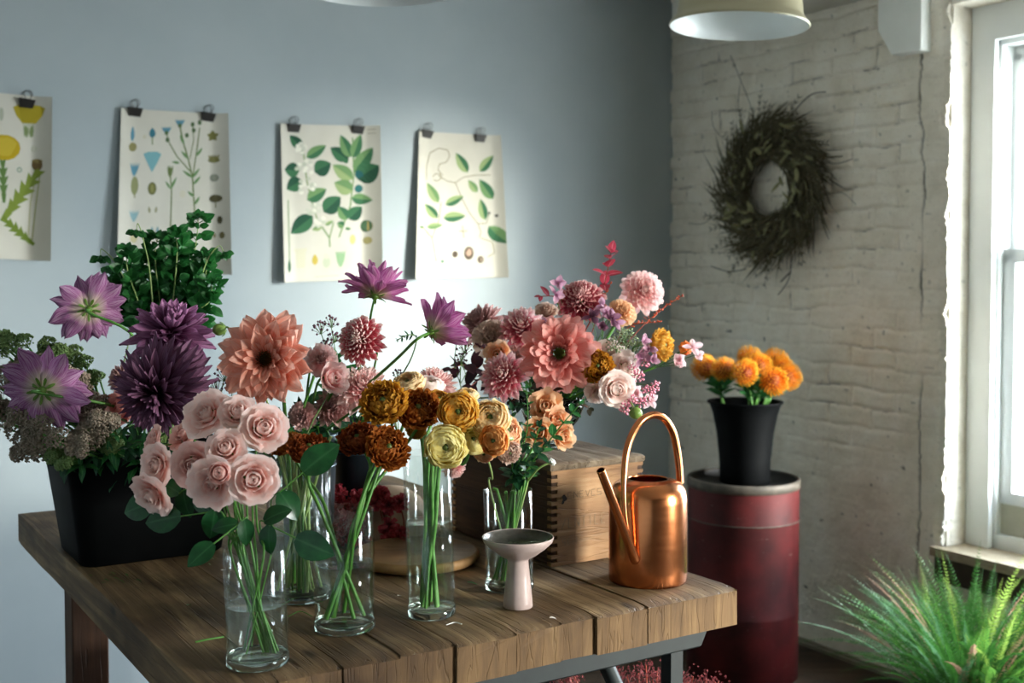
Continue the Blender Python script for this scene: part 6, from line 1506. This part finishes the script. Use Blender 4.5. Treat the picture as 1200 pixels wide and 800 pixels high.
wt([(850, 250, .05), (835, 262, .05), (815, 262, .04)], .0012); wt([(970, 190, .05), (990, 192, .04), (1008, 187, .04)], .0016); wt([(975, 230, .05), (995, 226, .04), (1012, 240, .04)], .001); wt([(860, 165, .05), (845, 150, .04), (843, 132, .04)], .001)
wt([(885, 315, .05), (865, 318, .05), (842, 312, .04)], .002); wt([(880, 190, .05), (862, 225, .05), (850, 250, .05)], .002)

# ------------------------------------------------------------------ fern beside the window
fb = at(1142, 850, 3.15); fb.z = 0; soil = .24
fern = thing('potted_fern', fb, 'bushy bright green fern in a dark pot under the window', 'fern')
M['fpot'] = simple('dark_plant_pot', '#1e2422', '#2b312e', .55, scale=10); FT = Matrix.Translation(fb)
mb = MB(); mb.lathe([(.001, .001), (.11, .001), (.115, .006), (.145, soil + .005), (.155, soil + .006), (.157, soil + .028), (.148, soil + .03), (.14, soil), (.001, soil - .005)], 48); mb.build('pot', M['fpot'], fern, FT)
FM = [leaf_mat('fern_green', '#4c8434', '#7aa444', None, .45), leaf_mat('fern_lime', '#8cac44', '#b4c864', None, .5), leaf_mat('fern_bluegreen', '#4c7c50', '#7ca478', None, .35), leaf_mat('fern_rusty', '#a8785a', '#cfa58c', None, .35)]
def frond(seed, L, mat, droop, wd=.020, n=34):
    R_ = random.Random(seed); mb = MB(); p = V((0, 0, 0)); d_ = V((0, 0, 1)); pts = [p.copy()]; lat = R_.uniform(-.4, .4)
    for i in range(n):
        t = i / n; d_ = (d_ + V((droop / n * (1 + t), lat / n, -.0))).normalized(); p = p + d_ * L / n; pts.append(p.copy())
    mb.tube(pts, [.0013 * (1 - .7 * i / len(pts)) for i in range(len(pts))], 4)
    for i in range(6, n + 1):
        t = i / n; w_ = wd * math.sin(pi * min(1, (.12 + .88 * t)) ** .9) ** .7 + .002; q = pts[i]; dr = (pts[min(i + 1, n)] - pts[i - 1]).normalized(); sd = dr.cross(V((1, 0, .3))).normalized()
        for s_ in (1, -1):
            leafm(mb, q, sd * s_ * .8 + dr * .65 + V((.1, 0, 0)), V((1, 0, .4)), w_ * R_.uniform(.85, 1.15), w_ * .24, R_.uniform(-.3, .5), .2, 'lance', 2, 3)
    return mb.mesh('frond', mat)
FR = [frond(i, 1.0, FM[(0, 1, 2, 0, 1, 2, 0, 3)[i]], (.5, .8, .4, 1.0, .3, .7, 1.2, .6)[i], .047, 40) for i in range(8)]
rn = random.Random(21)
for i in range(98):
    a = i * GA + rn.uniform(-.3, .3); q = math.sqrt((i + .5) / 98); tilt = q * .50 + rn.uniform(-.14, .16); L = rn.uniform(.32, .50) * (1 - .12 * q)
    kx = rn.random(); mi_ = 3 if False else (7 if kx < .10 else rn.choice([0, 1, 3, 4, 6]) if math.cos(a) > -.45 else rn.choice([2, 5, 0, 2]))
    Mx = FT @ Matrix.Translation((.12 * q * math.cos(a), .12 * q * math.sin(a), soil - .01)) @ Matrix.Rotation(a, 4, 'Z') @ Matrix.Rotation(tilt, 4, 'Y') @ Matrix.Rotation(rn.uniform(-.5, .5), 4, 'Z') @ Matrix.Scale(L, 4)
    link('frond', FR[mi_], fern, Mx)
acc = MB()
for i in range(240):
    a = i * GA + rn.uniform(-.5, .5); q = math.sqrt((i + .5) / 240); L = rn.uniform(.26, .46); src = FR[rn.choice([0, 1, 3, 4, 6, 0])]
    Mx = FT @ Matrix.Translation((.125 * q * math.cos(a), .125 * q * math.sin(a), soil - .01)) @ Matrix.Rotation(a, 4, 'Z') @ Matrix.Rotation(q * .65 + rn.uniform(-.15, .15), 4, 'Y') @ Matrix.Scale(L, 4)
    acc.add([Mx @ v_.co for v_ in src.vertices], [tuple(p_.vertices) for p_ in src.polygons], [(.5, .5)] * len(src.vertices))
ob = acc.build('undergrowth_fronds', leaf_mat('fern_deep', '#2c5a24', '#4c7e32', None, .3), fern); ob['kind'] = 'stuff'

# ------------------------------------------------------------------ pink statice under the table front
M['statice'] = petal_mat('dried_pink_statice', '#5c2428', '#8f4044', '#bd7474', None, 0, .25, .3)
sb_ = at(770, 800, 2.0); sb_.z = 0
skb = thing('zinc_flower_bin', V((sb_.x, sb_.y, 0)), 'tall dark zinc flower bin standing on the floor under the table front', 'bin')
bh_ = .56; mb = MB(); mb.lathe([(.001, .001), (.085, .001), (.09, .006), (.12, bh_), (.124, bh_ + .004), (.12, bh_ + .006), (.115, bh_), (.086, .01), (.001, .01)], 56); mb.build('bin_body', M['zinc_dark'], skb, Matrix.Translation(V((sb_.x, sb_.y, 0))))
for k, (x0, x1, y0, y1, z1_) in enumerate(((-.60, -.10, .34, .76, .70), (-.56, -.08, .82, 1.2, .62))):
    bo = TM @ V((x0, y0, 0)); t = thing('storage_bin', bo, ('tall' if k == 0 else 'lower') + ' black storage bin in the dark under the table, ' + ('behind the pink statice' if k == 0 else 'farther back'), 'bin', rot=TR)
    mb = MB(); rws = [[V((x, y, z)) for x, y in rrect(x0 - e, x1 + e, y0 - e, y1 + e, .03)] for e, z in ((-.02, .001), (-.018, .008), (-.005, z1_ - .03), (.008, z1_ - .028), (.008, z1_), (0, z1_), (-.008, z1_ - .03), (-.03, .02))]
    mb.grid(rws, wrap=True); mb.add(rws[-1], [tuple(range(len(rws[-1])))], None, 0, False); mb.build('bin_body', M['plastic'], t, TM)
rn = random.Random(51)
st_ = [(652, 789), (662, 783), (672, 788), (722, 781), (735, 789), (748, 786), (757, 777), (770, 784), (765, 795), (782, 790), (795, 788), (812, 790), (806, 797), (828, 794), (842, 797), (745, 797), (725, 797), (664, 796)]
for k, (u, v) in enumerate(st_):
    Y = 1.98 + rn.uniform(-.03, .03); c = at(u, v + 2, Y); t = thing('statice_sprig', V((sb_.x + rn.uniform(-.03, .03), sb_.y + rn.uniform(-.03, .03), .02)), 'dried pink statice sprig peeping out under the table front' if u > 700 else 'dried pink statice sprig at the left of the others under the table edge', 'dried flower', 'pink statice under the table front' if u > 700 else 'pink statice at the left under the table')
    m0 = V((sb_.x + max(-.09, min(.09, (c.x - sb_.x) * .6)), sb_.y, bh_)); mb = MB(); pts = catmull([c, lerp(c, m0, .45) + V((0, 0, .01)), m0, t.location], 5); mb.tube(pts, .0012, 5); mb.build('stem', M['redtwig'], t)
    mb = MB()
    for i in range(46):
        q = c + V((rn.gauss(0, .010), rn.gauss(0, .010), rn.gauss(-.006, .009))); s_ = len(mb.v)
        for j in range(4): petal(mb, rn, 1, .6, j * 1.57, 35, .0, 0, 10, .2, 'point', 2, 3)
        mb.xf(Matrix.Translation(q) @ frame_z(V((rn.uniform(-1, 1), -.6, rn.uniform(-.2, 1)))) @ Matrix.Scale(rn.uniform(.0022, .0036), 4), s_)
        if i % 4 == 0: mb.tube([q, lerp(q, c - V((0, 0, .02)), .6)], .0004, 3, cap=False)
    mb.build('florets', M['statice'], t)

# ------------------------------------------------------------------ clippings on the table
M['white_petal'] = petal_mat('fallen_white_petal', '#efe9df', '#f4efe6', '#faf6ee', None, 0, .4, .1)
def scrap(u, v, L, Wd, ang, mat, name, label, cat, group=None, kind='oval'):
    p = tab(u, v, TZ + .0022); t = thing(name, p, label, cat, group); mb = MB(); leafm(mb, p, V((math.cos(ang), math.sin(ang), .06)), V((0, 0, 1)), L, Wd, .5, .35, kind); mb.build('blade', mat, t)
scrap(644, 724, .012, .008, .3, M['white_petal'], 'fallen_petal', 'small white fallen petal right of the pedestal dish', 'petal')
scrap(547, 682, .020, .006, -.15, M['leaf_mid'], 'seed_pod', 'small green pod lying right of the tall vase', 'pod')
scrap(219, 709, .010, .005, 1.2, M['leaf_mid'], 'leaf_scrap', 'tiny bright green leaf scrap lying on the left planks', 'leaf')
scrap(466, 698, .007, .006, .9, M['white_petal'], 'fallen_petal', 'tiny pale petal just left of the tall vase', 'petal')
scrap(259, 668, .008, .004, .9, M['white_petal'], 'fallen_petal', 'tiny pale petal in the shade near the tub', 'petal')
rn = random.Random(61)
for k in range(9): scrap(rn.uniform(100, 165), rn.uniform(668, 683), rn.uniform(.008, .02), .003, rn.uniform(-1, 1), M['leaf_mid'] if k % 2 else M['fernstem'], 'leaf_clipping', 'thin green clipping lying along the foot of the black tub', 'clipping', 'clippings at the foot of the black tub', 'lance')
for k in range(6): scrap(rn.uniform(222, 248), rn.uniform(650, 660), rn.uniform(.006, .012), .003, rn.uniform(-1, 1), M['sedum_green'], 'leaf_clipping', 'pale crumb of foliage at the right foot of the black tub', 'clipping', 'crumbs at the right foot of the black tub', 'lance')
def stalk(pts_, r, lb, mat=GREEN):
    P = [tab(u, v, TZ + .002 + r + dz) for u, v, dz in pts_]; t = thing('stem_clipping', P[0], lb, 'clipping'); mb = MB(); mb.tube(catmull(P, 5), r, 7); mb.build('stalk', mat, t)
stalk([(229, 752, 0), (243, 749, .001), (262, 746, 0)], .0014, 'cut piece of green stem lying left of the front vase')
stalk([(330, 708, 0), (345, 702, .004), (362, 701, .003), (378, 705, 0)], .0009, 'thin curled green tendril lying behind the short vase')
stalk([(338, 722, 0), (352, 716, .003), (366, 722, 0)], .0008, 'second thin tendril nearer the short vase')
stalk([(523, 732, 0), (533, 729, 0), (541, 731, 0)], .0007, 'pale bit of stalk lying beside the foot of the tall vase', M['white_paint'])
